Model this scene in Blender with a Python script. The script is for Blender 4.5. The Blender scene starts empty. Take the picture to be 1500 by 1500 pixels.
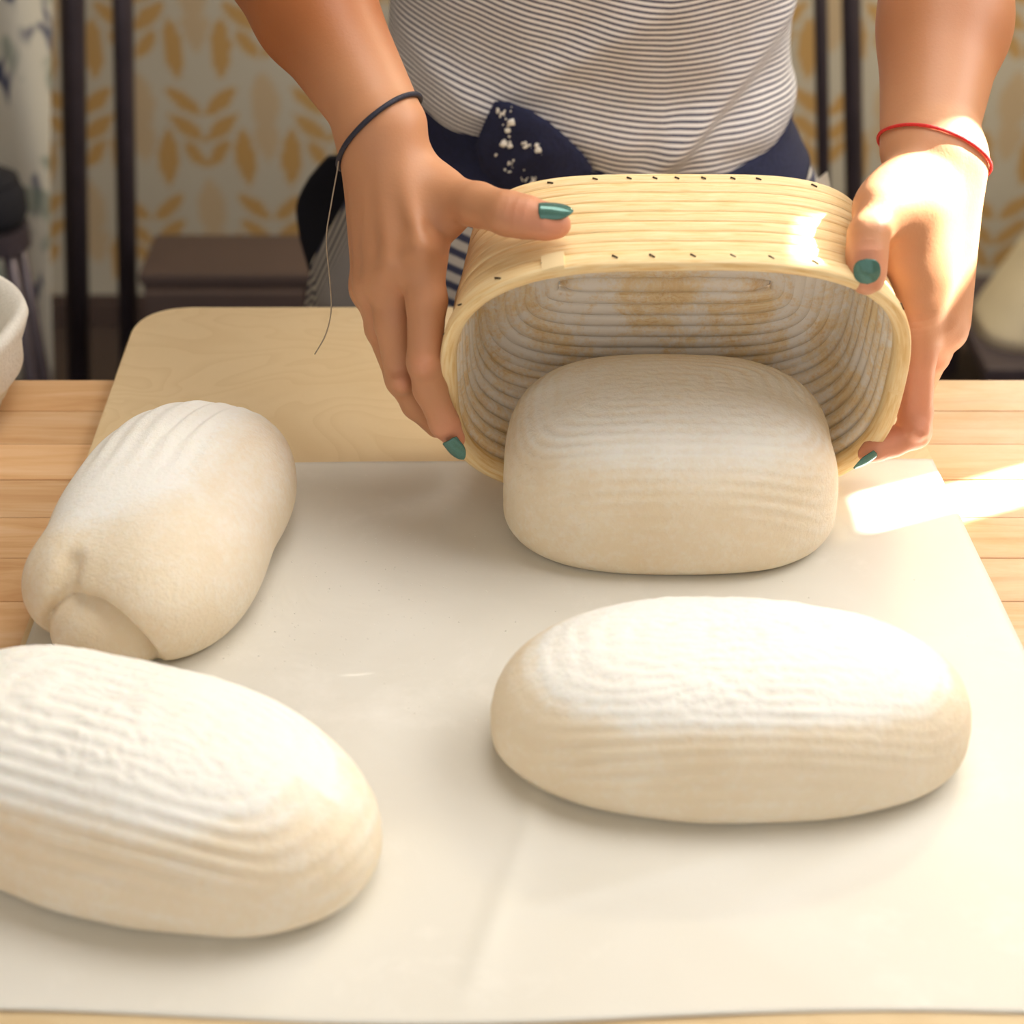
import bpy, bmesh, math, random
import numpy as np
from mathutils import Vector, Matrix, noise
from mathutils.bvhtree import BVHTree

random.seed(4)
rng = np.random.default_rng(4)
S = bpy.context.scene
COL = S.collection
PI = math.pi

# ------------------------------------------------------------------ camera
Z0 = 0.90                      # height of the paper surface
F = 2600.0                     # focal length in pixels of the 1500 frame
PITCH = math.radians(32.2)
CZ = Z0 + 0.60
cam = bpy.data.objects.new('camera', bpy.data.cameras.new('camera'))
COL.objects.link(cam)
cam.location = (0, 0, CZ)
cam.rotation_euler = (PI/2 - PITCH, 0, 0)
cam.data.sensor_width = 36
cam.data.lens = F/1500*36
cam.data.clip_start = 0.02
cam.data.dof.use_dof = True
cam.data.dof.focus_distance = 1.10
cam.data.dof.aperture_fstop = 6.2
S.camera = cam

# ------------------------------------------------------------------ view, world, lights
S.view_settings.view_transform = 'Standard'
S.view_settings.look = 'None'
S.view_settings.gamma = 1
S.view_settings.use_curve_mapping = False
S.view_settings.exposure = 0.12

W = bpy.data.worlds.new('daylight'); S.world = W
W.use_nodes = True
W.node_tree.nodes['Background'].inputs[0].default_value = (1.0, 0.965, 0.92, 1)
W.node_tree.nodes['Background'].inputs[1].default_value = 0.86

def lamp(name, kind, loc, aim, energy, color, **kw):
    d = bpy.data.lights.new(name, kind)
    o = bpy.data.objects.new(name, d); COL.objects.link(o)
    o.location = loc
    o.rotation_euler = (Vector(aim) - Vector(loc)).to_track_quat('-Z', 'Y').to_euler()
    d.energy = energy; d.color = color
    for k, v in kw.items(): setattr(d, k, v)
    return o

SUN_H = Vector((0.91, 0.415, 0)).normalized()      # the sun stands to the right, a little behind the baker
EL = math.radians(36)
sd = Vector((SUN_H.x*math.cos(EL), SUN_H.y*math.cos(EL), math.sin(EL)))
lamp('sun', 'SUN', sd*5, (0, 0, 0), 52.0, (1.0, 0.95, 0.86), angle=math.radians(0.53))
lamp('window_daylight', 'AREA', (1.22, 1.12, Z0+0.90), (-0.08, 0.90, Z0), 26.0, (1.0, 0.985, 0.965), shape='RECTANGLE', size=1.3, size_y=1.1)
lamp('wall_fill', 'AREA', (0.95, 2.35, 2.3), (0.90, 3.0, 0.7), 26.0, (1.0, 0.88, 0.62), shape='DISK', size=0.4)  # added fill without a fixture, brightens the wallpaper on the right
lamp('overhead_fill', 'AREA', (0.25, 1.15, 2.52), (0.05, 0.8, Z0), 13.0, (1.0, 0.97, 0.93), shape='RECTANGLE', size=1.0, size_y=0.7)  # added soft fill above the table, stands for no known fixture

# ------------------------------------------------------------------ geometry of the view: where a point of the place stands
cp, sp = math.cos(PITCH), math.sin(PITCH)
def ray(px, py):
    u = (px-750)/F; v = (750-py)/F
    return Vector((u, cp + v*sp, -sp + v*cp))
def PY(px, py, Y):
    d = ray(px, py); t = Y/d.y
    return Vector((d.x*t, Y, CZ + d.z*t))
def PZ(px, py, z=0.0):
    d = ray(px, py); t = (Z0+z-CZ)/d.z
    return Vector((d.x*t, d.y*t, Z0+z))
def depth(p):
    return p.y*cp + (CZ-p.z)*sp

# ------------------------------------------------------------------ materials
def new_mat(name):
    m = bpy.data.materials.new(name); m.use_nodes = True
    nt = m.node_tree
    return m, nt, nt.nodes['Principled BSDF']
class G:
    def __init__(s, nt): s.nt = nt
    def n(s, t, **kw):
        x = s.nt.nodes.new(t)
        for k, v in kw.items(): setattr(x, k, v)
        return x
    def put(s, a, b):
        if isinstance(a, (int, float)): b.default_value = a
        elif isinstance(a, tuple): b.default_value = a if len(a) == 4 or len(b.default_value) == 3 else a+(1,)
        else: s.nt.links.new(a, b)
    def coord(s, scale=(1, 1, 1), rot=(0, 0, 0), which='Object'):
        tc = s.n('ShaderNodeTexCoord'); mp = s.n('ShaderNodeMapping')
        s.put(tc.outputs[which], mp.inputs[0])
        mp.inputs['Scale'].default_value = scale; mp.inputs['Rotation'].default_value = rot
        return mp.outputs[0]
    def noise(s, vec, scale, detail=4, rough=0.55, dist=0.0):
        x = s.n('ShaderNodeTexNoise')
        s.put(vec, x.inputs['Vector']); x.inputs['Scale'].default_value = scale
        x.inputs['Detail'].default_value = detail; x.inputs['Roughness'].default_value = rough
        x.inputs['Distortion'].default_value = dist
        return x.outputs[0]
    def ramp(s, f, stops):
        x = s.n('ShaderNodeValToRGB'); s.put(f, x.inputs[0])
        while len(x.color_ramp.elements) < len(stops): x.color_ramp.elements.new(0.5)
        for e, (p, c) in zip(x.color_ramp.elements, stops):
            e.position = p; e.color = (c if isinstance(c, tuple) else (c, c, c)) + (1,)
        return x.outputs[0]
    def mix(s, f, a, b, mode='MIX'):
        x = s.n('ShaderNodeMix', data_type='RGBA', blend_type=mode)
        s.put(f, x.inputs[0]); s.put(a, x.inputs[6]); s.put(b, x.inputs[7])
        return x.outputs[2]
    def math(s, op, a, b=0.0, clamp=False):
        x = s.n('ShaderNodeMath', operation=op, use_clamp=clamp)
        s.put(a, x.inputs[0]); s.put(b, x.inputs[1]); return x.outputs[0]
    def attr(s, name, out=2):
        x = s.n('ShaderNodeAttribute', attribute_name=name); return x.outputs[out]
    def bump(s, h, strength, dist, bsdf):
        x = s.n('ShaderNodeBump'); s.put(h, x.inputs['Height'])
        x.inputs['Strength'].default_value = strength; x.inputs['Distance'].default_value = dist
        s.put(x.outputs[0], bsdf.inputs['Normal']); return x
def plain(name, col, rough=0.6, metal=0.0, grain=0.0, gscale=60, bump=0.0):
    m, nt, b = new_mat(name); g = G(nt)
    b.inputs['Roughness'].default_value = rough; b.inputs['Metallic'].default_value = metal
    v = g.coord(); f = g.noise(v, gscale)
    k = grain
    g.put(g.mix(f, tuple(c*(1-k) for c in col), tuple(min(1, c*(1+k)) for c in col)), b.inputs['Base Color'])
    if bump: g.bump(f, bump, 0.002, b)
    return m

M = {}
def wood(name, a, b_, c, gx, gy, rough=0.5, random_tone=0.0, wav=2.0):
    m, nt, b = new_mat(name); g = G(nt)
    v = g.coord((gx, gy, 6))
    oi = g.n('ShaderNodeObjectInfo')
    sh = g.n('ShaderNodeVectorMath', operation='ADD'); g.put(v, sh.inputs[0])
    cx = g.n('ShaderNodeCombineXYZ'); g.put(g.math('MULTIPLY', oi.outputs['Random'], 37.0), cx.inputs[0]); g.put(g.math('MULTIPLY', oi.outputs['Random'], 11.0), cx.inputs[1])
    g.put(cx.outputs[0], sh.inputs[1])
    f = g.noise(sh.outputs[0], 1.0, 6, 0.6, wav)
    f2 = g.noise(sh.outputs[0], 5.0, 3, 0.6, 0.4)
    col = g.ramp(f, [(0.32, a), (0.5, b_), (0.68, c)])
    col = g.mix(g.math('MULTIPLY', f2, 0.35), col, a)
    tone = g.math('ADD', g.math('MULTIPLY', oi.outputs['Random'], random_tone), 1.0-random_tone/2)
    cc = g.n('ShaderNodeCombineColor')
    for i in range(3): g.put(tone, cc.inputs[i])
    col = g.mix(1.0, col, cc.outputs[0], 'MULTIPLY')
    sx = g.n('ShaderNodeSeparateXYZ'); g.put(g.coord(), sx.inputs[0])
    dust = g.math('MULTIPLY', g.ramp(sx.outputs[0], [(0.25, 0.0), (0.40, 1.0)]), g.ramp(g.noise(g.coord((1, 2, 1)), 9, 6, 0.7), [(0.35, 0.15), (0.65, 0.75)]))
    col = g.mix(dust, col, (0.80, 0.69, 0.56))
    g.put(col, b.inputs['Base Color']); b.inputs['Roughness'].default_value = rough
    g.bump(f2, 0.15, 0.001, b)
    return m
M['table'] = wood('oiled table wood', (0.56, 0.30, 0.125), (0.68, 0.42, 0.21), (0.74, 0.51, 0.30), 4, 38, 0.55, 0.20)
M['cane'] = None

# dusty table: flour haze over the right end of the table is part of the wood's colour
# birch board with contour-like grain
def birch():
    m, nt, b = new_mat('birch plywood'); g = G(nt)
    v = g.coord((1, 1.6, 1))
    f = g.noise(v, 6.0, 2, 0.5, 0.6)
    rings = g.math('FRACT', g.math('MULTIPLY', f, 14.0))
    line = g.ramp(rings, [(0.0, 0.5), (0.06, 0.0), (0.5, 0.0), (1.0, 0.35)])
    fine = g.noise(g.coord((30, 30, 30)), 6, 4)
    tone = g.noise(v, 3.0, 3)
    col = g.ramp(tone, [(0.3, (0.66, 0.49, 0.27)), (0.7, (0.74, 0.58, 0.35))])
    col = g.mix(g.math('MULTIPLY', line, 0.55), col, (0.52, 0.34, 0.15))
    col = g.mix(g.math('MULTIPLY', fine, 0.15), col, (0.55, 0.38, 0.18))
    g.put(col, b.inputs['Base Color']); b.inputs['Roughness'].default_value = 0.5
    return m
M['birch'] = birch()

def paper_mat():
    m, nt, b = new_mat('baking parchment'); g = G(nt)
    v = g.coord()
    f = g.noise(v, 7, 3, 0.5, 0.8); f2 = g.noise(v, 420, 2, 0.5)
    col = g.ramp(f, [(0.35, (0.72, 0.69, 0.61)), (0.65, (0.76, 0.735, 0.665))])
    flour = g.ramp(g.noise(v, 14, 6, 0.7, 0.3), [(0.55, 0.0), (0.75, 0.5)])
    col = g.mix(flour, col, (0.88, 0.85, 0.79))
    g.put(col, b.inputs['Base Color']); b.inputs['Roughness'].default_value = 0.42
    b.inputs['Specular IOR Level'].default_value = 0.35
    g.bump(g.math('ADD', g.noise(v, 11, 3, 0.5, 1.2), g.math('MULTIPLY', f2, 0.01)), 0.10, 0.01, b)
    return m
M['paper'] = paper_mat()

def dough_mat():
    m, nt, b = new_mat('floured dough'); g = G(nt)
    v = g.coord()
    big = g.noise(v, 16, 4); fine = g.noise(v, 260, 4, 0.7); mid = g.noise(v, 55, 5, 0.65)
    col = g.ramp(big, [(0.3, (0.80, 0.67, 0.48)), (0.7, (0.86, 0.76, 0.60))])
    fl = g.attr('flour')
    speck = g.ramp(g.math('ADD', g.math('MULTIPLY', fine, 0.5), g.math('MULTIPLY', mid, 0.5)), [(0.42, 0.0), (0.60, 1.0)])
    amt = g.math('ADD', g.math('MULTIPLY', fl, 1.15), g.math('MULTIPLY', g.math('SUBTRACT', speck, 0.55), 0.36), clamp=True)
    col = g.mix(amt, col, (0.90, 0.885, 0.83))
    g.put(col, b.inputs['Base Color']); b.inputs['Roughness'].default_value = 0.85
    b.inputs['Specular IOR Level'].default_value = 0.2
    b.inputs['Subsurface Weight'].default_value = 0.12
    b.inputs['Subsurface Radius'].default_value = (0.012, 0.007, 0.004)
    b.inputs['Subsurface Scale'].default_value = 0.6
    g.bump(g.math('ADD', fine, mid), 0.45, 0.0018, b)
    return m
M['dough'] = dough_mat()

def cane_mat():
    m, nt, b = new_mat('rattan cane'); g = G(nt)
    oi = g.n('ShaderNodeObjectInfo')
    v = g.coord((2, 2, 2))
    st = g.attr('strand')                     # runs across the cane
    along = g.attr('along')
    cx = g.n('ShaderNodeCombineXYZ')
    g.put(g.math('MULTIPLY', along, 5.0), cx.inputs[0]); g.put(g.math('MULTIPLY', st, 9.0), cx.inputs[1]); g.put(g.math('MULTIPLY', oi.outputs['Random'], 40.0), cx.inputs[2])
    f = g.noise(cx.outputs[0], 1.0, 5, 0.6, 0.5)
    col = g.ramp(f, [(0.30, (0.70, 0.45, 0.18)), (0.5, (0.82, 0.61, 0.32)), (0.72, (0.86, 0.71, 0.44))])
    inner = g.attr('inner')
    fl = g.noise(g.coord(), 26, 6, 0.7, 0.5); fl2 = g.noise(g.coord(), 330, 3, 0.7)
    mask = g.ramp(g.math('ADD', g.math('MULTIPLY', fl, 0.75), g.math('MULTIPLY', fl2, 0.25)), [(0.43, 0.10), (0.56, 0.97)])
    mask = g.math('MULTIPLY', mask, inner, clamp=True)
    col = g.mix(mask, col, (0.88, 0.82, 0.74))
    g.put(col, b.inputs['Base Color']); b.inputs['Roughness'].default_value = 0.6
    b.inputs['Specular IOR Level'].default_value = 0.3
    g.bump(f, 0.3, 0.0006, b)
    return m
M['cane'] = cane_mat()

def skin_mat():
    m, nt, b = new_mat('tanned skin'); g = G(nt)
    v = g.coord()
    big = g.noise(v, 14, 3); fine = g.noise(v, 520, 3, 0.6); mid = g.noise(v, 90, 4)
    tan = g.attr('tan')  # skin tan plus the forearm's shade, put into the colour
    red = g.attr('red')
    base = g.mix(tan, (0.58, 0.295, 0.155), (0.37, 0.125, 0.038))
    dk = g.mix(1.0, base, (0.90, 0.82, 0.78), 'MULTIPLY')
    col = g.mix(big, dk, base)
    col = g.mix(g.math('MULTIPLY', red, 0.6), col, (0.74, 0.30, 0.20))
    g.put(col, b.inputs['Base Color']); b.inputs['Roughness'].default_value = 0.48
    b.inputs['Specular IOR Level'].default_value = 0.4
    b.inputs['Subsurface Weight'].default_value = 0.18
    b.inputs['Subsurface Radius'].default_value = (0.012, 0.005, 0.003)
    b.inputs['Subsurface Scale'].default_value = 0.5
    wr = g.attr('wrinkle')
    h = g.math('ADD', g.math('MULTIPLY', fine, 0.35), g.math('ADD', g.math('MULTIPLY', mid, 0.5), wr))
    g.bump(h, 0.30, 0.0011, b)
    return m
M['skin'] = skin_mat()

def stripe_mat(name, light, dark, period, duty, bumpy=0.15, soft=0.06):
    m, nt, b = new_mat(name); g = G(nt)
    s_ = g.attr('stripe')
    n_ = g.noise(g.coord(), 900, 2)
    fr = g.math('FRACT', g.math('DIVIDE', s_, period))
    tri = g.math('ABSOLUTE', g.math('SUBTRACT', fr, 0.5))
    tri = g.math('ADD', tri, g.math('MULTIPLY', g.math('SUBTRACT', n_, 0.5), 0.12))
    k = g.ramp(tri, [(max(0.0, duty/2-soft), 1.0), (duty/2+soft, 0.0)])
    col = g.mix(k, light, dark)
    g.put(col, b.inputs['Base Color']); b.inputs['Roughness'].default_value = 0.9
    b.inputs['Specular IOR Level'].default_value = 0.15
    g.bump(g.math('ADD', n_, g.math('MULTIPLY', g.noise(g.coord((1, 1, 3)), 40, 4), 1.5)), bumpy, 0.001, b)
    return m
M['shirt'] = stripe_mat('striped shirt linen', (0.82, 0.80, 0.79), (0.04, 0.04, 0.085), 0.0044, 0.40)
M['apron'] = stripe_mat('striped apron cloth', (0.50, 0.47, 0.43), (0.05, 0.055, 0.10), 0.0058, 0.46)
M['navy'] = plain('navy cotton', (0.008, 0.011, 0.045), 0.85, 0, 0.5, 300, 0.3)
M['black'] = plain('black cloth', (0.006, 0.006, 0.012), 0.9, 0, 0.3, 100, 0.3)
M['nail'] = plain('teal nail polish', (0.080, 0.185, 0.155), 0.16, 0.35, 0.35, 1500)
M['red'] = plain('red thread', (0.62, 0.02, 0.02), 0.7, 0, 0.3, 900, 0.4)
M['cord'] = plain('dark cord', (0.012, 0.013, 0.03), 0.6, 0, 0.3, 900, 0.4)
M['thread'] = plain('pale thread', (0.35, 0.28, 0.20), 0.6, 0, 0.2, 400)
M['steel'] = plain('dark steel', (0.075, 0.060, 0.075), 0.35, 0.4, 0.3, 20)
M['brown'] = plain('dark brown painted wood', (0.07, 0.045, 0.04), 0.6, 0, 0.25, 8, 0.1)
M['staple'] = plain('dark staple wire', (0.05, 0.035, 0.02), 0.4, 0.6, 0.2, 100)
M['flour'] = plain('loose flour', (0.88, 0.86, 0.80), 0.95, 0, 0.04, 500, 0.5)
M['wall'] = plain('cream plaster', (0.62, 0.55, 0.43), 0.9, 0, 0.04, 5)
M['floor'] = plain('dark floor', (0.055, 0.038, 0.035), 0.6, 0, 0.25, 10)
M['liner'] = plain('white linen liner', (0.80, 0.76, 0.68), 0.9, 0, 0.06, 350, 0.5)
M['sack'] = plain('cream sack paper', (0.66, 0.58, 0.42), 0.8, 0, 0.06, 20, 0.3)
M['curtain'] = plain('thick beige curtain', (0.55, 0.48, 0.38), 0.9, 0, 0.05, 30, 0.2)
M['shoe'] = plain('black shoe leather', (0.02, 0.02, 0.02), 0.5, 0, 0.2, 50)
M['hair'] = plain('brown hair', (0.06, 0.03, 0.015), 0.5, 0, 0.4, 200, 0.5)

# ------------------------------------------------------------------ object helpers
def mesh_obj(name, verts, faces, mat, parent=None, smooth=True, attrs=None):
    me = bpy.data.meshes.new(name)
    me.from_pydata([tuple(v) for v in verts], [], [tuple(f) for f in faces])
    if smooth: me.shade_smooth()
    me.materials.append(mat)
    for k, a in (attrs or {}).items():
        at = me.attributes.new(k, 'FLOAT', 'POINT')
        at.data.foreach_set('value', np.asarray(a, dtype=np.float32).ravel())
    o = bpy.data.objects.new(name, me); COL.objects.link(o)
    if parent: o.parent = parent; o.matrix_parent_inverse = parent.matrix_world.inverted()
    return o
def fix_normals(o):
    bm = bmesh.new(); bm.from_mesh(o.data)
    bmesh.ops.recalc_face_normals(bm, faces=bm.faces)
    bm.to_mesh(o.data); bm.free(); return o
def bm_obj(name, bm, mat, parent=None, smooth=False):
    me = bpy.data.meshes.new(name); bm.to_mesh(me); bm.free()
    if smooth: me.shade_smooth()
    me.materials.append(mat)
    o = bpy.data.objects.new(name, me); COL.objects.link(o)
    if parent: o.parent = parent; o.matrix_parent_inverse = parent.matrix_world.inverted()
    return o
def tag(o, label=None, cat=None, group=None, kind=None):
    if label: o['label'] = label
    if cat: o['category'] = cat
    if group: o['group'] = group
    if kind: o['kind'] = kind
    return o
def empty(name, loc, label, cat, group=None, rz=0):
    o = bpy.data.objects.new(name, None); COL.objects.link(o)
    o.location = loc; o.rotation_euler = (0, 0, rz); o.empty_display_size = 0.05
    o.matrix_world = Matrix.Translation(loc) @ Matrix.Rotation(rz, 4, 'Z')
    return tag(o, label, cat, group)
def box_bm(x0, x1, y0, y1, z0, z1, bev=0.0, seg=2, bm=None):
    bm = bm or bmesh.new()
    r = bmesh.ops.create_cube(bm, size=1)
    for v in r['verts']:
        v.co = Vector((x0+(v.co.x+.5)*(x1-x0), y0+(v.co.y+.5)*(y1-y0), z0+(v.co.z+.5)*(z1-z0)))
    if bev:
        es = list({e for v in r['verts'] for e in v.link_edges})
        bmesh.ops.bevel(bm, geom=es, offset=bev, segments=seg, profile=0.5, affect='EDGES')
    return bm
def tube(path, rad, n=10, closed=False, flat=None):
    """swept tube through a list of points; rad a number or list"""
    P = [Vector(p) for p in path]; N = len(P)
    R = [rad]*N if isinstance(rad, (int, float)) else rad
    vs, fs = [], []
    up = Vector((0.13, 0.2, 1)).normalized()
    for i, p in enumerate(P):
        a = P[(i-1) % N] if (closed or i > 0) else p
        b = P[(i+1) % N] if (closed or i < N-1) else p
        t = (b-a).normalized()
        s = t.cross(up); s = s.normalized() if s.length > 1e-4 else Vector((1, 0, 0))
        u = s.cross(t).normalized()
        for k in range(n):
            c = 2*PI*k/n
            vs.append(p + (s*math.cos(c) + u*math.sin(c))*R[i])
    for i in range(N if closed else N-1):
        j = (i+1) % N
        for k in range(n):
            fs.append((i*n+k, i*n+(k+1) % n, j*n+(k+1) % n, j*n+k))
    if not closed:
        fs.append(tuple(range(n))[::-1]); fs.append(tuple((N-1)*n+k for k in range(n)))
    return vs, fs
def spline(pts, m=8, closed=False):
    P = [Vector(p) for p in pts]; N = len(P); out = []
    rngi = range(N if closed else N-1)
    for i in rngi:
        g = (lambda k: P[k % N]) if closed else (lambda k: P[min(max(k, 0), N-1)])
        p0, p1, p2, p3 = g(i-1), g(i), g(i+1), g(i+2)
        for k in range(m):
            t = k/m
            out.append(0.5*((2*p1) + (p2-p0)*t + (2*p0-5*p1+4*p2-p3)*t*t + (3*p1-p0-3*p2+p3)*t**3))
    if not closed: out.append(P[-1])
    return out
def sstep(a, b, x):
    t = np.clip((np.asarray(x, dtype=float)-a)/(b-a), 0, 1); return t*t*(3-2*t)
def nz(p, s):
    return noise.noise(Vector(p)*s)

# ------------------------------------------------------------------ signed distance fields and their surfaces
class Field:
    def __init__(s, lo, hi, h):
        s.lo = np.array(lo, float); s.h = h
        s.n = np.ceil((np.array(hi)-s.lo)/h).astype(int)+1
        s.v = np.full(s.n, 1.0, np.float32)
    def sub(s, lo, hi):
        a = np.clip(((lo-s.lo)/s.h).astype(int), 0, s.n-1); b = np.clip(np.ceil((hi-s.lo)/s.h).astype(int)+1, 1, s.n)
        sl = tuple(slice(int(a[i]), int(b[i])) for i in range(3))
        ax = [s.lo[i]+s.h*np.arange(a[i], b[i]) for i in range(3)]
        g = np.meshgrid(*ax, indexing='ij', sparse=True)
        return sl, g
def smin(a, b, k):
    if k <= 0: return np.minimum(a, b)
    h = np.maximum(k-np.abs(a-b), 0)/k
    return np.minimum(a, b) - h*h*k*0.25
def d_cone(g, a, b, ra, rb):
    a = np.array(a); b = np.array(b); d = b-a; L2 = max(float(d@d), 1e-12)
    px, py, pz = g[0]-a[0], g[1]-a[1], g[2]-a[2]
    t = np.clip((px*d[0]+py*d[1]+pz*d[2])/L2, 0, 1)
    return (np.sqrt((px-t*d[0])**2+(py-t*d[1])**2+(pz-t*d[2])**2) - (ra+(rb-ra)*t)).astype(np.float32)
def d_ell(g, c, r, R):
    """ellipsoid with axes R (rows) and radii r"""
    p = [g[i]-c[i] for i in range(3)]
    q = [sum(R[k][i]*p[i] for i in range(3)) for k in range(3)]
    k0 = np.sqrt(sum((q[i]/r[i])**2 for i in range(3)))
    k1 = np.sqrt(sum((q[i]/(r[i]**2))**2 for i in range(3)))
    return (k0*(k0-1.0)/np.maximum(k1, 1e-9)).astype(np.float32)
def prim_box(p, pad):
    if p[0] == 'c':
        a, b, ra, rb = p[1:5]; r = max(ra, rb)+pad
        return np.minimum(a, b)-r, np.maximum(a, b)+r
    c, r = p[1], p[2]; m = max(r)+pad
    return np.array(c)-m, np.array(c)+m
def d_prim(g, p):
    return d_cone(g, p[1], p[2], p[3], p[4]) if p[0] == 'c' else d_ell(g, p[1], p[2], p[3])
def add_prims(f, prims, k, arr=None):
    arr = f.v if arr is None else arr
    for p in prims:
        lo, hi = prim_box(p, max(k, 4*f.h)+2*f.h)
        sl, g = f.sub(lo, hi)
        kk = p[5] if (p[0] == 'c' and len(p) > 5) else (p[4] if (p[0] == 'e' and len(p) > 4) else k)
        if kk < 0:      # carve
            kk = -kk; arr[sl] = -smin(-arr[sl], d_prim(g, p), kk)
        else:
            arr[sl] = smin(arr[sl], d_prim(g, p), kk)
def nets(f, iters=2):
    v = f.v; n = f.n
    inside = v < 0
    c = np.zeros(n-1, np.int8)
    for dx in (0, 1):
        for dy in (0, 1):
            for dz in (0, 1):
                c += inside[dx:n[0]-1+dx, dy:n[1]-1+dy, dz:n[2]-1+dz]
    act = (c > 0) & (c < 8)
    idx = np.argwhere(act); ids = np.full(act.shape, -1, np.int64); ids[act] = np.arange(len(idx))
    corners = np.array([(dx, dy, dz) for dx in (0, 1) for dy in (0, 1) for dz in (0, 1)])
    val = np.stack([v[idx[:, 0]+a, idx[:, 1]+b, idx[:, 2]+c_] for a, b, c_ in corners], 1)
    acc = np.zeros((len(idx), 3)); cnt = np.zeros(len(idx))
    for i in range(8):
        for j in range(i+1, 8):
            if np.abs(corners[i]-corners[j]).sum() != 1: continue
            a, b = val[:, i], val[:, j]; m = (a < 0) != (b < 0)
            t = np.where(m, a/np.where(m, a-b, 1), 0)
            p = corners[i]+(corners[j]-corners[i])*t[:, None]
            acc += p*m[:, None]; cnt += m
    verts = s_ = f.lo + (idx + acc/cnt[:, None])*f.h
    faces = []
    for ax in range(3):
        o1, o2 = [(1, 2), (2, 0), (0, 1)][ax]
        sl_a = [slice(None)]*3; sl_b = [slice(None)]*3
        sl_a[ax] = slice(0, n[ax]-1); sl_b[ax] = slice(1, n[ax])
        A = inside[tuple(sl_a)]; B = inside[tuple(sl_b)]
        e = np.argwhere(A != B)
        e = e[(e[:, o1] > 0) & (e[:, o2] > 0) & (e[:, o1] < n[o1]-1) & (e[:, o2] < n[o2]-1)]
        flip = A[e[:, 0], e[:, 1], e[:, 2]]
        def cell(d1, d2):
            q = e.copy(); q[:, o1] -= d1; q[:, o2] -= d2
            return ids[q[:, 0], q[:, 1], q[:, 2]]
        q = np.stack([cell(1, 1), cell(0, 1), cell(0, 0), cell(1, 0)], 1)
        q[~flip] = q[~flip][:, ::-1]
        faces.append(q)
    faces = np.concatenate(faces)
    for _ in range(iters):
        s1 = np.zeros_like(verts); w = np.zeros(len(verts))
        for a, b in ((0, 1), (1, 2), (2, 3), (3, 0)):
            for x, y in ((a, b), (b, a)):
                for k in range(3): s1[:, k] += np.bincount(faces[:, x], verts[faces[:, y], k], len(verts))
                w += np.bincount(faces[:, x], minlength=len(verts))
        verts = 0.5*verts + 0.5*s1/np.maximum(w, 1)[:, None]
    return verts, faces
def np_normals(v, f):
    n = np.cross(v[f[:, 2]]-v[f[:, 0]], v[f[:, 3]]-v[f[:, 1]])
    out = np.zeros_like(v)
    for c in range(4):
        for k in range(3): out[:, k] += np.bincount(f[:, c], n[:, k], len(v))
    return out/np.maximum(np.linalg.norm(out, axis=1), 1e-12)[:, None]

# ================================================================== THE SETTING
WALL_Y = 3.06
tag(bm_obj('floor', box_bm(-2.6, 1.42, -1.5, WALL_Y+.1, -0.05, 0), M['floor']), kind='structure')
tag(bm_obj('ceiling', box_bm(-2.6, 1.42, -0.6, WALL_Y+.1, 2.6, 2.68), M['wall']), kind='structure')

# back wall: plaster behind a printed covering of wheat ears
OCHRE = np.array((0.48, 0.28, 0.085)); BEIGE = np.array((0.50, 0.38, 0.25)); GROUND = np.array((0.50, 0.47, 0.41))
def leaf(x, z, cx, cz, a, b, rot):
    c, s = math.cos(rot), math.sin(rot)
    u = (x-cx)*c+(z-cz)*s; w = -(x-cx)*s+(z-cz)*c
    # pointed oval: width falls towards both tips
    t = np.clip(np.abs(w)/b, 0, 1); half = a*(1-t**2.2)
    return (np.abs(u) < half) & (np.abs(w) < b)
def wheat(x, z):
    """x, z in metres on the wall -> colour"""
    PX, PZ_ = 0.222, 0.400
    col = np.tile(GROUND, x.shape+(1,))
    for k, (ox, oz) in enumerate(((0, 0), (PX/2, PZ_/2))):
        u = (x-ox+PX/2) % PX - PX/2; w = (z-oz+PZ_/2) % PZ_ - PZ_/2
        sc = 0.00130
        m = np.zeros(x.shape, bool); mb = np.zeros(x.shape, bool)
        for s in (-1, 1):
            m |= leaf(u, w, s*25*sc, 38*sc, 11*sc, 31*sc, -s*math.radians(50))
            m |= leaf(u, w, s*24*sc, 1*sc, 11*sc, 31*sc, -s*math.radians(50))
            m |= leaf(u, w, s*17*sc, -36*sc, 10*sc, 25*sc, -s*math.radians(36))
            m |= leaf(u, w, s*32*sc, 112*sc, 14*sc, 44*sc, -s*math.radians(4))
        mb |= leaf(u, w, 0, 150*sc, 18*sc, 46*sc, 0) | leaf(u, w, 0, -118*sc, 20*sc, 46*sc, 0)
        col[mb] = BEIGE; col[m] = OCHRE
    return col
nx, nzz = 420, 230
xs = np.linspace(-1.25, 1.40, nx); zs = np.linspace(0.0, 1.30, nzz)
X, Zg = np.meshgrid(xs, zs)
wc = PY(300, 187, WALL_Y)
colr = wheat(X-wc.x, Zg-wc.z)
vs = np.stack([X, np.full_like(X, WALL_Y-0.004), Zg], -1).reshape(-1, 3)
fs = [(j*nx+i, j*nx+i+1, (j+1)*nx+i+1, (j+1)*nx+i) for j in range(nzz-1) for i in range(nx-1)]
wm, nt, b = new_mat('wheat print wall covering'); g = G(nt)
at = g.n('ShaderNodeAttribute', attribute_name='print')
g.put(g.mix(g.math('MULTIPLY', g.noise(g.coord(), 6, 3), 0.3), at.outputs[0], (0.36, 0.32, 0.24)), b.inputs['Base Color'])
b.inputs['Roughness'].default_value = 0.85
wallp = bm_obj('wall_back', box_bm(-2.6, 1.42, WALL_Y, WALL_Y+.1, 0, 2.6), M['wall'])
tag(wallp, kind='structure')
wo = mesh_obj('wallpaper', vs, fs, wm, wallp, smooth=False)
ca = wo.data.color_attributes.new('print', 'FLOAT_COLOR', 'POINT')
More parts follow.
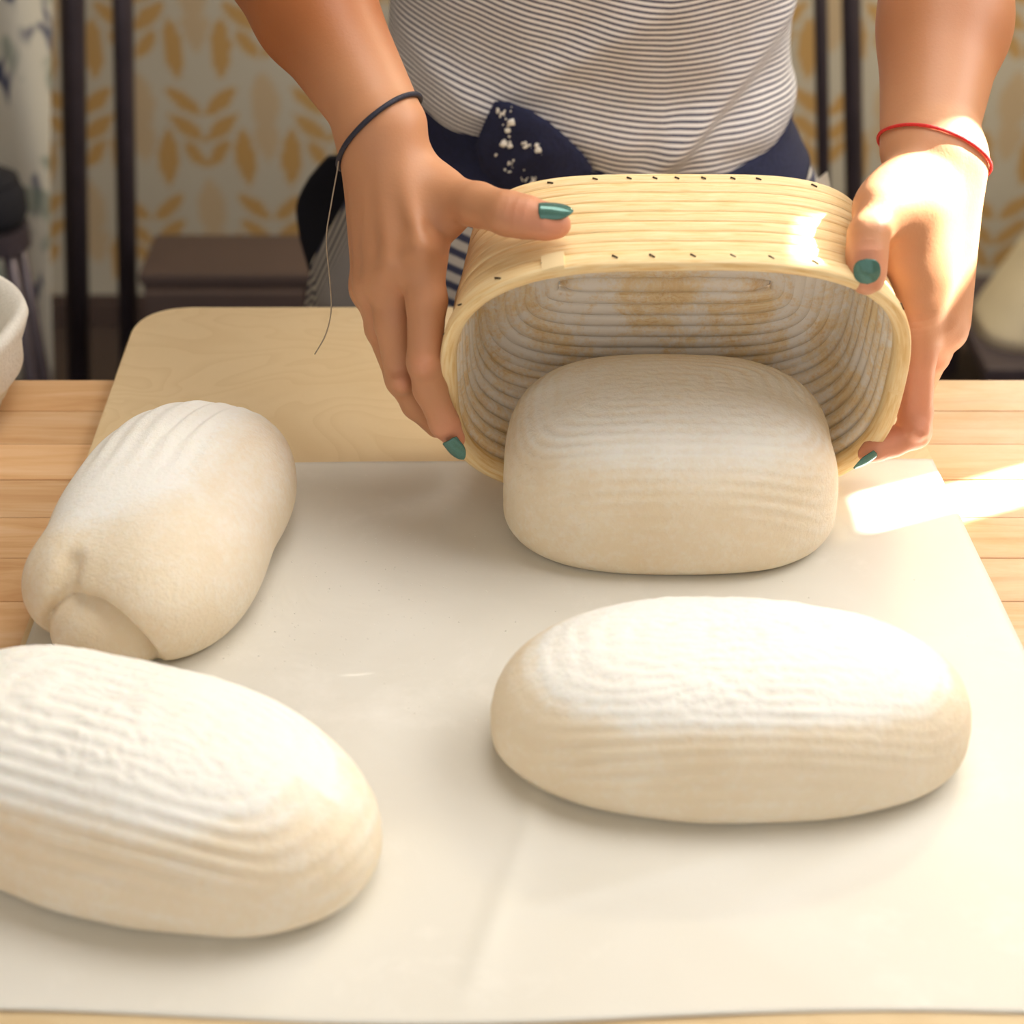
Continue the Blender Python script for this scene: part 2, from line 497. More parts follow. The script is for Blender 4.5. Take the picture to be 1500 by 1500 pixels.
ca.data.foreach_set('color', np.concatenate([colr.reshape(-1, 3), np.ones((nx*nzz, 1))], 1).astype(np.float32).ravel())
bbm = bmesh.new()
for zlo, zhi, yy in ((0.0, 0.05, 0.016), (0.05, 0.062, 0.010)): box_bm(-2.6, 1.40, WALL_Y-yy, WALL_Y-0.0045, zlo, zhi, 0.002, bm=bbm)
tag(bm_obj('baseboard_back', bbm, M['brown']), kind='structure')

# right wall with the window the daylight comes through
WX = 1.30
wr = bmesh.new()
WY0, WY1, WZ0, WZ1 = 0.45, 1.95, 1.15, 2.118
box_bm(WX, WX+.10, -1.5, WY0, 0, 2.6, bm=wr); box_bm(WX, WX+.10, WY1, WALL_Y, 0, 2.6, bm=wr)
box_bm(WX, WX+.10, WY0, WY1, 0, WZ0, bm=wr); box_bm(WX, WX+.10, WY0, WY1, WZ1, 2.6, bm=wr)
tag(bm_obj('wall_right', wr, M['wall']), kind='structure')
tag(bm_obj('wall_left', box_bm(-2.6, -2.5, -0.6, WALL_Y, 0, 2.6), M['wall']), kind='structure')
wf = bmesh.new()
for a in ((WY0, WY0+.05, WZ0, WZ1), (WY1-.05, WY1, WZ0, WZ1), (WY0, WY1, WZ0, WZ0+.05), (WY0, WY1, WZ1-.05, WZ1)):
    box_bm(WX+.03, WX+.08, a[0], a[1], a[2], a[3], 0.004, bm=wf)
box_bm(WX+.03, WX+.08, WY0, WY1, 1.822, 1.905, 0.004, bm=wf)
tag(bm_obj('window_1', wf, M['liner']), kind='structure')
# two curtains nearly drawn: the sun slips through the gap between them
slab_pt = Vector((0.212, 0.947, 0)); tt = (WX-0.04-slab_pt.x)/SUN_H.x
gap_c = slab_pt.y + SUN_H.y*tt
GAP = 0.043
def curtain(y0, y1, label, gp):
    n = int((y1-y0)/0.008)
    vs, fs = [], []
    for i in range(n+1):
        y = y0+(y1-y0)*i/n
        e = min(i, n-i)/n
        x = WX-0.04 + 0.014*math.sin(y*70)*min(1, e*12)
        for z in (1.05, 2.52): vs.append((x, y, z))
        for z in (2.52, 1.05): vs.append((x+0.004, y, z))
    for i in range(n):
        for k in range(4): fs.append((i*4+k, i*4+(k+1) % 4, i*4+4+(k+1) % 4, i*4+4+k))
    fs += [(3, 2, 1, 0), (n*4, n*4+1, n*4+2, n*4+3)]
    o = mesh_obj('curtain', vs, fs, M['curtain'])
    return tag(o, label, 'curtain', gp)
curtain(0.30, gap_c-GAP/2, 'beige curtain on the near half of the right window', 'window curtains')
curtain(gap_c+GAP/2, 2.10, 'beige curtain on the far half of the right window', 'window curtains')
rv, rf = tube([(WX-.04, 0.22, 2.53), (WX-.04, 2.18, 2.53)], 0.010, 12)
tag(mesh_obj('curtain_rod', rv, rf, M['steel']), 'dark steel curtain rod above the right window', 'curtain rod')

# ================================================================== TABLE
TT = Z0-0.0105                                   # table top height
edge = PZ(750, 556, TT-Z0)
TY1 = edge.y
t = empty('worktable', (0, 0.75, 0), 'long wooden worktable of pale orange staves under the board', 'table')
sw = 0.047; y = TY1; i = 0
while y > 0.33:
    hgt = rng.uniform(-0.0004, 0.0)
    L, R_ = -0.95, 1.05
    bm_obj('stave', box_bm(L, R_, y-sw+0.0003, y-0.0003, TT-0.038, TT+hgt, 0.0009, 2), M['table'], t)
    y -= sw; i += 1
TY0 = y
bm_obj('apron_rail', box_bm(-0.90, 1.0, TY1-0.07, TY1-0.045, TT-0.13, TT-0.0385, 0.002), M['table'], t)
bm_obj('apron_rail', box_bm(-0.90, 1.0, TY0+0.045, TY0+0.07, TT-0.13, TT-0.0385, 0.002), M['table'], t)
for lx in (-0.90, 0.93):
    for ly in (TY0+0.045, TY1-0.115):
        bm_obj('leg', box_bm(lx, lx+.07, ly, ly+.07, 0, TT-0.0385, 0.004), M['table'], t)

# ================================================================== BOARD
# plywood board: left edge and far edge as seen, it juts out over the far table edge
bl_far = PZ(186, 500); bl_near = PZ(13, 985)
far_y = PZ(400, 448).y
dirv = (bl_far-bl_near).normalized()
def left_x(y): return bl_near.x + dirv.x/dirv.y*(y-bl_near.y)
BTH = 0.009
BR_far = 0.262
def rounded_board():
    y0 = 0.455; y1 = far_y
    sl = dirv.x/dirv.y
    c = [Vector((left_x(y0), y0, 0)), Vector((left_x(y0)+0.565, y0, 0)), Vector((left_x(y1)+0.565, y1, 0)), Vector((left_x(y1), y1, 0))]
    pts = []
    r = 0.042
    for k in range(4):
        p, a, b = c[k], c[k-1], c[(k+1) % 4]
        da = (a-p).normalized(); db = (b-p).normalized()
        for m in range(11):
            q = m/10
            p0 = p+da*r; p2 = p+db*r
            pts.append((1-q)**2*p0+2*q*(1-q)*p.lerp((p0+p2)/2, 0.12)+q*q*p2)
    bm = bmesh.new()
    top = [bm.verts.new((p.x, p.y, Z0-0.0006)) for p in pts]; bot = [bm.verts.new((p.x, p.y, Z0-0.0006-BTH)) for p in pts]
    bm.faces.new(top); bm.faces.new(bot[::-1])
    for k in range(len(pts)):
        bm.faces.new((top[k], bot[k], bot[(k+1) % len(pts)], top[(k+1) % len(pts)]))
    bmesh.ops.recalc_face_normals(bm, faces=bm.faces)
    bmesh.ops.bevel(bm, geom=[e for e in bm.edges if abs(e.verts[0].co.z-e.verts[1].co.z) < 1e-6], offset=0.0012, segments=2, affect='EDGES')
    return bm
board = bm_obj('baking_board', rounded_board(), M['birch'])
tag(board, 'thin pale birch board with rounded corners lying under the paper', 'board')
board_right = lambda y: left_x(y)+0.565

# ================================================================== PAPER
# corners of the sheet
c_fl = PZ(118, 679); c_fr = PZ(1366, 672); c_nr = PZ(1640, 1275, -0.009); c_nl = Vector((left_x(0.538)+0.004, 0.538, Z0))
c_fl = Vector((left_x(c_fl.y)+0.004, c_fl.y, Z0))
er = PZ(1500, 970, -0.008)
dr = (er-c_fr); c_nr = c_fr + dr*((c_fr.y-0.538)/(c_fr.y-er.y))
N1, N2 = 150, 130
vs = []
for j in range(N2+1):
    for i in range(N1+1):
        u, v = i/N1, j/N2
        p = c_fl.lerp(c_fr, u).lerp(c_nl.lerp(c_nr, u), v)
        x, y = p.x, p.y
        if v > 0.9: y += (v-0.9)*10*0.004*math.sin(u*9+1.0)
        br = board_right(y)
        drop = float(sstep(br-0.006, br+0.035, x))*(BTH+0.0006)
        wr_ = 0.0006*nz((x, y, 3), 9) + 0.0009*max(0, nz((x*0.7+y, y*2.2-x, 7), 7))
        # long soft creases
        for (ax, ay, bx, by, hgt) in ((-0.02, 0.55, 0.03, 0.74, 0.0016), (0.0, 0.60, 0.12, 0.645, 0.0012), (0.10, 0.60, 0.24, 0.69, 0.0010)):
            d = Vector((bx-ax, by-ay)); L = d.length; d /= L
            s = (x-ax)*d.x+(y-ay)*d.y; w = (x-ax)*d.y-(y-ay)*d.x
            if -0.02 < s < L+0.02: wr_ += hgt*math.exp(-(w/0.006)**2)*float(sstep(-0.02, 0.03, s)*(1-sstep(L-0.03, L+0.02, s)))
        near = float(sstep(0.90, 1.0, v))*0.0003*(1+math.sin(u*14))
        vs.append((x, y, Z0 - drop + max(-0.0003, wr_) + near))
fs = [(j*(N1+1)+i, (j+1)*(N1+1)+i, (j+1)*(N1+1)+i+1, j*(N1+1)+i+1) for j in range(N2) for i in range(N1)]
paper = mesh_obj('parchment_sheet', vs, fs, M['paper'])
md = paper.modifiers.new('thickness', 'SOLIDIFY'); md.thickness = 0.0002; md.offset = 1
tag(paper, 'large white baking parchment sheet spread over the birch board', 'paper')

# ================================================================== LOAVES
def loaf_mesh(L, Wd, H, nexp=2.6, prof=2.4, under=0.10, ridge=0.0008, lam=0.010, seed=0, NU=260, NV=130, flour_fn=None, lump=0.0015, deform=None, crumb=0.00065):
    """oval loaf turned out of a coiled basket: ring ridges, flat-topped dome, tucked-in foot"""
    prof_pts = []
    for k in range(400):
        ph = -0.55 + (PI/2+0.55)*k/399
        c, s = math.cos(ph), math.sin(ph)
        r = (abs(c)**(2/prof)); z = math.copysign(abs(s)**(2/prof), s)
        prof_pts.append((r, z))
    # foot: height scale below the widest line
    zlow = under*H
    arr = []
    for r, z in prof_pts:
        zz = zlow + z*(H-zlow) if z > 0 else zlow + z*zlow/abs(prof_pts[0][1])
        arr.append((r, zz))
    arr = [(0.0, 0.0), (arr[0][0]*0.6, 0.0)] + arr
    rs = np.array(arr); half = (L+Wd)/4
    d = np.sqrt(np.diff(rs[:, 0]*half)**2+np.diff(rs[:, 1])**2); s = np.concatenate([[0], np.cumsum(d)])
    # resample evenly on arc
    sv = np.linspace(0, s[-1], NV); rr = np.interp(sv, s, rs[:, 0]); zz = np.interp(sv, s, rs[:, 1])
    arc_top = s[-1]-sv
    V, FL = [], []
    for j in range(NV-1):
        for i in range(NU):
            a = 2*PI*i/NU; c, sn = math.cos(a), math.sin(a)
            R0 = (abs(c/(L/2))**nexp+abs(sn/(Wd/2))**nexp)**(-1/nexp)
            # on top the coils are ovals at an even distance from the rim, not scaled copies
            r = rr[j]
            V.append([c*R0*r, sn*R0*r, zz[j]])
    V.append([0, 0, H])
    V = np.array(V)
    F_ = [(j*NU+i, j*NU+(i+1) % NU, (j+1)*NU+(i+1) % NU, (j+1)*NU+i) for j in range(NV-2) for i in range(NU)]
    apex = len(V)-1; j = NV-2
    FT = [(j*NU+i, j*NU+(i+1) % NU, apex) for i in range(NU)]
    Fq = np.array(F_)
    nrm = np_normals(V, Fq); nrm[-1] = (0, 0, 1)
    # ridge phase: distance to the outline measured in the across direction
    out = V.copy(); fl = np.zeros(len(V))
    for k in range(len(V)):
        x, y, z = V[k]
        rho = (abs(x/(L/2))**nexp+abs(y/(Wd/2))**nexp)**(1/nexp)
        rho2 = (abs(x/(L*0.70))**7+abs(y/(Wd/2))**7)**(1/7)
        din = (1-min(rho2, 1))*Wd/2
        # walk up the side then across the top
        ph = (z*0.92 + din*1.05)/lam
        w1 = nz((x+seed, y, z), 9)
        amp = ridge*(0.15+1.1*max(0, 0.35+nz((x, y+seed, z*2), 14)))*(0.45 if z > 0.85*H else 1.0)
        amp *= float(sstep(0.010, 0.028, z))*(1-0.6*float(sstep(0.30, 0.47, abs(x)/L)))
        cr = math.cos(2*PI*(ph+0.35*w1))
        dsp = amp*(cr if cr > 0 else cr*1.5)
        dsp += lump*w1*1.5 + lump*0.6*nz((x, y, z+seed), 28)
        top = float(sstep(0.55, 0.95, z/H))
        dsp += crumb*top*(nz((x*1.2, y*3.0, seed+z), 110)+0.6*nz((x, y, z+seed), 260))
        if z < 0.004: dsp *= z/0.004
        out[k] += nrm[k]*dsp
        fl[k] = flour_fn(x, y, z, w1) if flour_fn else top
        fl[k] += (0.16*top+0.10)*cr*max(0, 0.4+nz((x*0.5, y+seed, z), 34))
    out[:, 2] = np.maximum(out[:, 2], 0)
    if deform is not None: out = deform(out)
    return out, [tuple(f) for f in F_]+FT, fl
def put_loaf(name, data, loc, rz, label):
    V, Fc, fl = data
    o = mesh_obj(name, V, Fc, M['dough'], attrs={'flour': fl})
    o.location = loc; o.rotation_euler = (0, 0, rz)
    return tag(o, label, 'dough', 'shaped bread doughs on the parchment')
ZP = Z0+0.0008

# right front loaf: wide oval, flat floured top
def fl4(x, y, z, w):
    a = float(sstep(0.70, 0.86, z/0.071 + 0.10*w + 0.03*nz((x, y, z), 60)))
    return 0.04 + 0.96*a
put_loaf('dough_loaf', loaf_mesh(0.246, 0.134, 0.072, 2.2, 2.7, 0.20, 0.00042, 0.0085, 3.1, flour_fn=fl4),
         (0.1125, 0.722, ZP), math.radians(-1.5), 'wide oval dough loaf with thick white flour on top, right front of the paper')

# bottom left loaf
def fl2(x, y, z, w):
    a = float(sstep(0.66, 0.86, z/0.078 + 0.10*w + 0.05*nz((x, y, z), 50) + (0.12 if y > 0 else 0)))
    side = 0.35*max(0, nz((x*0.4, y, z*2.2), 60))
    return 0.06 + side + 0.92*a
put_loaf('dough_loaf', loaf_mesh(0.262, 0.138, 0.078, 2.35, 2.45, 0.17, 0.0007, 0.0105, 8.7, flour_fn=fl2, lump=0.0022),
         (-0.187, 0.662, ZP), math.radians(-23), 'long ridged dough loaf at lower left, cut off by the picture edge')

# loaf coming out of the basket
BY0 = 0.955
def def3(V):
    V = V.copy()
    yw = V[:, 1] + 0.947
    zb = np.clip((yw-BY0)*0.62, 0, 0.05) + 0.010*sstep(BY0-0.012, BY0+0.012, yw)
    V[:, 2] = zb + V[:, 2]*(0.094-zb)/0.094
    V[:, 0] += 0.0
    return V
def fl3(x, y, z, w):
    a = float(sstep(0.62, 0.88, z/0.094 + 0.08*w)) * (1-0.75*float(sstep(0.012, 0.055, y)))
    return 0.10 + 0.75*a
put_loaf('dough_loaf', loaf_mesh(0.205, 0.145, 0.096, 2.7, 2.9, 0.22, 0.00065, 0.0088, 5.5, flour_fn=fl3, deform=def3, crumb=0.00035),
         (0.0970, 0.9455, ZP), 0, 'plump dough loaf sliding out of the tipped cane basket')

# left back loaf: smooth, with its folded end towards the camera
def loaf_fold():
    h = 0.0018
    f = Field((-0.115, -0.15, -0.004), (0.115, 0.15, 0.10), h)
    I = np.eye(3)
    sl, g = f.sub(np.array((-9., -9, -9)), np.array((9., 9, 9)))
    x, y, z = g
    # body: superellipsoid
    Hh = 0.079; zc = 0.026
    zt = np.where(z > zc, (z-zc)/(Hh-zc), (zc-z)/(zc+0.006))
    xr = 0.0690*(1-0.04*np.clip(-y/0.12, 0, 1))
    q = ((np.abs(x)/xr)**2.3 + (np.abs(y+0.004)/0.112)**2.5)
    k = (q**(2.35/2.4) + np.abs(zt)**2.35)**(1/2.35)
    f.v[...] = ((k-1)*0.045).astype(np.float32)
    # left lobe of the fold
    add_prims(f, [('e', (-0.023, -0.092, 0.025), (0.033, 0.027, 0.029), I)], 0.022)
    # right lobe
    add_prims(f, [('e', (0.032, -0.070, 0.028), (0.038, 0.056, 0.040), I)], 0.03)
    # hollow over the tucked tongue
    add_prims(f, [('e', (0.001, -0.128, 0.012), (0.0385, 0.032, 0.0325), I, -0.005)], 0.005)
    # crease between left lobe and body
    add_prims(f, [('c', np.array((-0.021, -0.132, 0.034)), np.array((-0.016, -0.108, 0.054)), 0.005, 0.001, -0.014)], 0.008)
    # the tongue itself
    R = Matrix.Rotation(math.radians(-12), 3, 'Z')
    f2 = Field(f.lo, f.lo+(f.n-1)*h, h)
    add_prims(f2, [('e', (0.002, -0.109, 0.012), (0.036, 0.0265, 0.0285), [list(r) for r in R])], 0.004)
    f.v = np.minimum(f.v, f2.v)
    f.v = np.maximum(f.v, -(z+0.0*x+0.0*y)+0.0*f.v).astype(np.float32)
    V, Fc = nets(f, 3)
    n = np_normals(V, Fc)
    fl = np.zeros(len(V))
    for k in range(len(V)):
        x, y, z = V[k]
        w1 = nz((x+2, y, z), 12)
        d = 0.0022*w1
        if z > 0.045 and y > -0.05:
            c = math.cos(2*PI*(x/0.0135+0.4*w1)); d += 0.0005*c*float(sstep(0.045, 0.07, z))*float(sstep(-0.05, 0.0, y))
            # two deeper dents on the crown
            for xc in (-0.004, 0.010):
                d -= 0.0018*math.exp(-((x-xc-0.05*(y-0.05))/0.0022)**2)*float(sstep(0.0, 0.03, y))
        if z < 0.004: d = 0
        V[k] += n[k]*d
        a = float(sstep(0.040, 0.058, z+0.020*w1+0.006*nz((x, y, z), 45)))*float(sstep(-0.095, -0.060, y+0.03*w1))
        a *= 1-0.75*float(sstep(0.014, 0.045, x))
        fl[k] = 0.08+0.85*a+0.12*max(0, nz((x*3, y, z*2), 30))
    V[:, 2] = np.maximum(V[:, 2], 0)
    return V, [tuple(q) for q in Fc], fl
LF_A = math.radians(-14)
lf = put_loaf('dough_loaf', loaf_fold(), (-0.2030, 0.907, ZP), LF_A, 'rounded dough loaf with a folded seam at its near end, back left')
lf.scale = (0.94, 0.93, 0.97)

# ================================================================== CANE BASKET
DEL = math.radians(20)
BC = Vector((0.0952, 0.0, 0.0))
rim_bottom = Vector((0.0955, 0.966, Z0+0.0035))
ax_u = Vector((0, -math.sin(DEL), math.cos(DEL)))        # up in the rim plane
ax_a = Vector((0, -math.cos(DEL), -math.sin(DEL)))       # out of the opening
AX, BX = 0.1345, 0.1015
rim_c = rim_bottom + ax_u*BX
TAPER = math.radians(9.5)
basket = empty('proofing_basket', tuple(rim_c - ax_u*BX), 'oval coiled cane proofing basket tipped on its side in both hands', 'basket')
DEPTH = 0.092; boff = DEPTH*math.tan(TAPER); SQ = 0.36
def bpt(ang, off, w, n=3.0, out=0.0):
    """point on the basket: ang around, off = shrink from the rim size, w = depth from the rim"""
    n = n + 0.8*w/DEPTH
    a, b = AX-off+SQ*max(0, off-boff), BX-off
    c, s = math.cos(ang), math.sin(ang)
    R = (abs(c/a)**n+abs(s/b)**n)**(-1/n)
    x, y = c*R, s*R
    # outward direction of the superellipse
    nx_, ny_ = (abs(x)/a)**(n-1)/a*math.copysign(1, x), (abs(y)/b)**(n-1)/b*math.copysign(1, y)
    l = math.hypot(nx_, ny_)+1e-9
    x += nx_/l*out; y += ny_/l*out
    return rim_c + Vector((1, 0, 0))*x + ax_u*y - ax_a*w
def coil(name, off, w, rw, rt, n=3.0, NS=220, base=False, flat_out=0.24, wob=0.0006, seed=0.0, lift=0.0):
    """one cane ring: rw = half width along the wall, rt = half thickness; rounder inside than outside"""
    K = 14; vs = []; fs = []; inner = []; strand = []; along = []
    for i in range(NS):
        ang = 2*PI*i/NS
        jit = wob*noise.noise(Vector((math.cos(ang)*2, math.sin(ang)*2, seed)))
        for k in range(K):
            q = 2*PI*k/K
            c, s = math.cos(q), math.sin(q)
            c2 = math.copysign(abs(c)**0.8, c); s2 = math.copysign(abs(s)**0.75, s)
            t_out = c2*rt*(flat_out if c > 0 else 1.0)      # outwards / inwards
            a_w = s2*rw
            if base:   # ring lies in the base plane: thickness along the axis
                p = bpt(ang, off+jit, w - (-t_out), n, out=a_w)
            else:
                dw = a_w*math.cos(TAPER)+t_out*math.sin(TAPER)*0
                p = bpt(ang, off + jit + a_w*math.sin(TAPER), w+dw+0.3*jit, n, out=t_out)
            vs.append(p); inner.append(1.0 if (c < 0.1 and name != 'rim_band') or base else 0.0); strand.append(k/K*2); along.append(ang)
    for i in range(NS):
        j = (i+1) % NS
        for k in range(K):
            fs.append((i*K+k, i*K+(k+1) % K, j*K+(k+1) % K, j*K+k))
    o = mesh_obj(name, vs, fs, M['cane'], basket, attrs={'inner': inner, 'strand': strand, 'along': along})
    return fix_normals(o)
DEPTH = 0.092
NW = 9; pitch = DEPTH/NW
rim_o = coil('rim_band', -0.0006, 0.0062, 0.0068, 0.0070, flat_out=0.35, seed=11.0)
for k in range(NW-1):
    w = 0.0128 + pitch*0.5 + k*pitch*0.965
    coil('cane_coil', (w-0.006)*math.tan(TAPER), w, pitch*0.50, 0.0060, seed=k*1.7)
boff = DEPTH*math.tan(TAPER)
for k in range(9):
    off = boff + 0.0045 + k*0.0100
    if BX-off < 0.006: break
    last_off = off
    coil('cane_coil', off, DEPTH-0.001, 0.0053, 0.0055, n=3.0+0.12*k, base=True, seed=30+k*2.1, flat_out=0.5, NS=180)
cl_ = AX-last_off-0.006+SQ*(last_off-boff)
vs, fs = tube([rim_c - ax_a*(DEPTH-0.001) + Vector((1, 0, 0))*(cl_*(i/10-1)) for i in range(21)], [0.0065*min(1, 0.3+min(i, 20-i)*0.5) for i in range(21)], 12)
mesh_obj('cane_coil', vs, fs, M['cane'], basket, attrs={'inner': [1.0]*len(vs), 'strand': [0.5]*len(vs), 'along': [i//12*0.1 for i in range(len(vs))]})
# lap joint where the rim cane ends
a0 = math.radians(124)
vs = []; 
for i in range(9):
    ang = a0 + i*0.012
    for (o_, w_) in ((0.0030, 0.0004), (0.0042, 0.0010), (0.0042, 0.0118), (0.0030, 0.0124), (-0.001, 0.0118), (-0.001, 0.001)):
        vs.append(bpt(ang, -0.0006, w_, 3.0, out=o_*(0.75+0.25*math.cos(i*0.2))))
fs = [(i*6+k, i*6+(k+1) % 6, i*6+6+(k+1) % 6, i*6+6+k) for i in range(8) for k in range(6)]+[(5, 4, 3, 2, 1, 0), tuple(48+k for k in range(6))]
fix_normals(mesh_obj('rim_joint', vs, fs, M['cane'], basket, attrs={'inner': [0]*len(vs), 'strand': [0.3]*len(vs), 'along': [2.0]*len(vs)}, smooth=False))
# wire staples through the canes
def staple(ang, w, off=0.0, tilt=0.0, out=0.0030):
    p0 = bpt(ang-0.011, off, w-tilt, 3.0, out=out); p1 = bpt(ang+0.011, off, w+tilt, 3.0, out=out)
    p0i = bpt(ang-0.011, off, w-tilt, 3.0, out=out-0.003); p1i = bpt(ang+0.011, off, w+tilt, 3.0, out=out-0.003)
    v, f = tube([p0i, p0, p1, p1i], 0.00055, 5)
    mesh_obj('staple', v, f, M['staple'], basket)
for deg in (28, 42, 54, 66, 77, 88, 99, 110, 128, 141, 152, 163, 174, 14, 2, -12, 186, 198):
    staple(math.radians(deg+random.uniform(-1.5, 1.5)), 0.0058, -0.0006, 0.0010, 0.0028)
for deg in (60, 70, 80, 89, 97, 106, 117, 132, 45):
    staple(math.radians(deg+random.uniform(-1.5, 1.5)), DEPTH-0.006, (DEPTH-0.012)*math.tan(TAPER), 0.0006, 0.0018)

# ================================================================== LINED BASKET at the left picture edge
lc = PZ(-110, 600, -0.0105)
lb = empty('lined_proofing_basket', (lc.x, lc.y, TT), 'proofing basket with white cloth liner at the left picture edge', 'basket')
def lathe(prof, n, mat, name, parent, sx=1.0, sy=1.0, wob=0.0, base=(0, 0, 0), seed=0, closed=True):
    vs = []; K = len(prof)
    for i in range(n):
        a = 2*PI*i/n
        for (r, z) in prof:
            w = wob*(noise.noise(Vector((math.cos(a)*2.2, math.sin(a)*2.2, z*30+seed))))
            vs.append((base[0]+math.cos(a)*(r+w)*sx, base[1]+math.sin(a)*(r+w)*sy, base[2]+z+w*0.5*(z > 0.02)))
    fs = [(i*K+k, ((i+1) % n)*K+k, ((i+1) % n)*K+k+1, i*K+k+1) for i in range(n) for k in range(K-1)]
    if closed:
        fs.append(tuple(i*K for i in range(n))[::-1]); fs.append(tuple(i*K+K-1 for i in range(n)))
    return fix_normals(mesh_obj(name, vs, fs, mat, parent))
lathe([(0.048, 0.0), (0.053, 0.001), (0.056, 0.008), (0.060, 0.013), (0.060, 0.018), (0.064, 0.023), (0.064, 0.028), (0.068, 0.033), (0.068, 0.038), (0.071, 0.044), (0.071, 0.05), (0.068, 0.05), (0.061, 0.022), (0.052, 0.003)], 72, M['sack'], 'cane_shell', lb, base=(lc.x, lc.y, TT), sy=1.2)
lathe([(0.0665, 0.024), (0.0715, 0.030), (0.0745, 0.048), (0.0780, 0.060), (0.0790, 0.065), (0.0775, 0.0695), (0.0730, 0.0705), (0.068, 0.067), (0.064, 0.058), (0.058, 0.036), (0.050, 0.012), (0.03, 0.008)], 96, M['liner'], 'cloth_liner', lb, base=(lc.x, lc.y, TT), sy=1.2, wob=0.0035)

# ================================================================== THE BAKER
BXc, BYc = 0.066, 1.455
person = empty('person', (BXc, BYc, 0), 'person in a striped shirt and navy apron tipping a basket, head out of view', 'person')

def V3(px, py, Y): return np.array(PY(px, py, Y))
def rm(p, rpx): return rpx*depth(Vector(p))/F
def C(a, b, ra, rb, *k):
    """cone between two joints given as (px, py, Y); radii in pixels of the photograph's frame"""
    A, B = V3(*a), V3(*b)
    return ('c', A, B, rm(A, ra), rm(B, rb)) + tuple(k)
def chain(pts):
    return [C(pts[i][:3], pts[i+1][:3], pts[i][3], pts[i+1][3]) for i in range(len(pts)-1)]
def frame(d, n):
    d = Vector(d).normalized(); n = Vector(n); n = (n-d*n.dot(d)).normalized(); s = d.cross(n)
    return [list(s), list(d), list(n)]

# ---- the hand on the left side of the picture
L_wr = (553, 188, 1.005)
elbL = np.array((-0.185, 1.215, Z0+0.335)); shL = np.array((-0.105, 1.43, Z0+0.50))
W_L = V3(*L_wr)
palmL = [
    ('c', W_L, elbL*0.42+W_L*0.58, rm(W_L, 50), 0.034), ('c', elbL*0.42+W_L*0.58, elbL*0.8+W_L*0.2, 0.034, 0.0445),
    ('c', elbL*0.8+W_L*0.2, elbL, 0.0445, 0.041), ('c', elbL, shL, 0.041, 0.050),
    ('c', W_L+np.array((0.008, 0.006, 0)), elbL*0.5+W_L*0.5+np.array((0.006, 0.004, 0)), 0.020, 0.034),
    # metacarpals fanning out from the wrist
    C((575, 195, 1.00), (618, 372, 0.955), 34, 33),
    C((560, 195, 1.00), (577, 400, 0.962), 36, 33),
    C((540, 200, 1.005), (548, 418, 0.975), 34, 27),
    C((530, 210, 1.015), (538, 425, 0.995), 30, 22),
    C((580, 230, 1.005), (640, 285, 0.985), 32, 34),
    C((600, 260, 1.00), (600, 350, 0.975), 36, 36),
    # muscle between thumb and index metacarpal
    C((630, 290, 0.985), (655, 330, 0.965), 26, 18),
]
fingL = {
    'index': chain([(618, 372, 0.953, 32), (625, 440, 0.940, 29.5), (622, 530, 0.930, 25.5), (630, 570, 0.929, 24), (651, 620, 0.929, 21.5), (666, 643, 0.931, 16)]),
    'middle': chain([(575, 400, 0.962, 31), (577, 470, 0.956, 29), (590, 555, 0.952, 25), (611, 592, 0.957, 22), (640, 625, 0.962, 17)]),
    'ring': chain([(548, 415, 0.975, 27), (560, 480, 0.978, 25), (585, 552, 0.985, 21), (612, 585, 0.992, 19), (640, 600, 0.998, 15)]),
    'little': chain([(538, 420, 0.995, 22), (556, 480, 1.005, 20), (590, 520, 1.016, 17), (625, 535, 1.022, 15), (652, 535, 1.024, 12)]),
    'thumb': chain([(640, 285, 0.982, 34), (700, 300, 0.950, 32), (745, 313, 0.930, 32), (770, 318, 0.925, 30.5), (800, 325, 0.920, 26), (817, 329, 0.9185, 20)]),
}
bumpsL = [ (618, 366, 0.943, 17), (573, 394, 0.951, 17), (546, 414, 0.965, 13), (620, 536, 0.921, 16), (588, 560, 0.941, 14)]
tendL = [((582, 225, 0.988), (617, 360, 0.939), 8, 8), ((566, 230, 0.987), (574, 385, 0.946), 8, 8), ((546, 240, 0.991), (548, 400, 0.961), 7, 6)]

# ---- the hand on the right side of the picture
R_wr = (1376, 215, 1.00)
elbR = np.array((0.300, 1.235, Z0+0.325)); shR = np.array((0.235, 1.44, Z0+0.50))
W_R = V3(*R_wr)
palmR = [
    ('c', W_R, elbR*0.42+W_R*0.58, rm(W_R, 48), 0.035), ('c', elbR*0.42+W_R*0.58, elbR*0.8+W_R*0.2, 0.035, 0.0435),
    ('c', elbR*0.8+W_R*0.2, elbR, 0.0435, 0.040), ('c', elbR, shR, 0.040, 0.050),
    ('c', W_R+np.array((-0.010, 0.012, -0.006)), elbR*0.5+W_R*0.5+np.array((-0.006, 0.004, 0)), 0.022, 0.034),
    C((1372, 230, 0.993), (1345, 440, 0.955), 38, 32),
    C((1382, 235, 0.995), (1368, 460, 0.968), 38, 32),
    C((1390, 240, 0.998), (1381, 470, 0.975), 34, 28),
    C((1394, 245, 1.003), (1385, 482, 0.985), 32, 24),
    C((1350, 255, 0.985), (1300, 300, 0.955), 36, 36),
    C((1350, 300, 0.975), (1345, 400, 0.958), 38, 32),
    C((1340, 310, 0.962), (1328, 430, 0.952), 38, 28),
    C((1324, 300, 0.957), (1316, 375, 0.950), 36, 25),
]
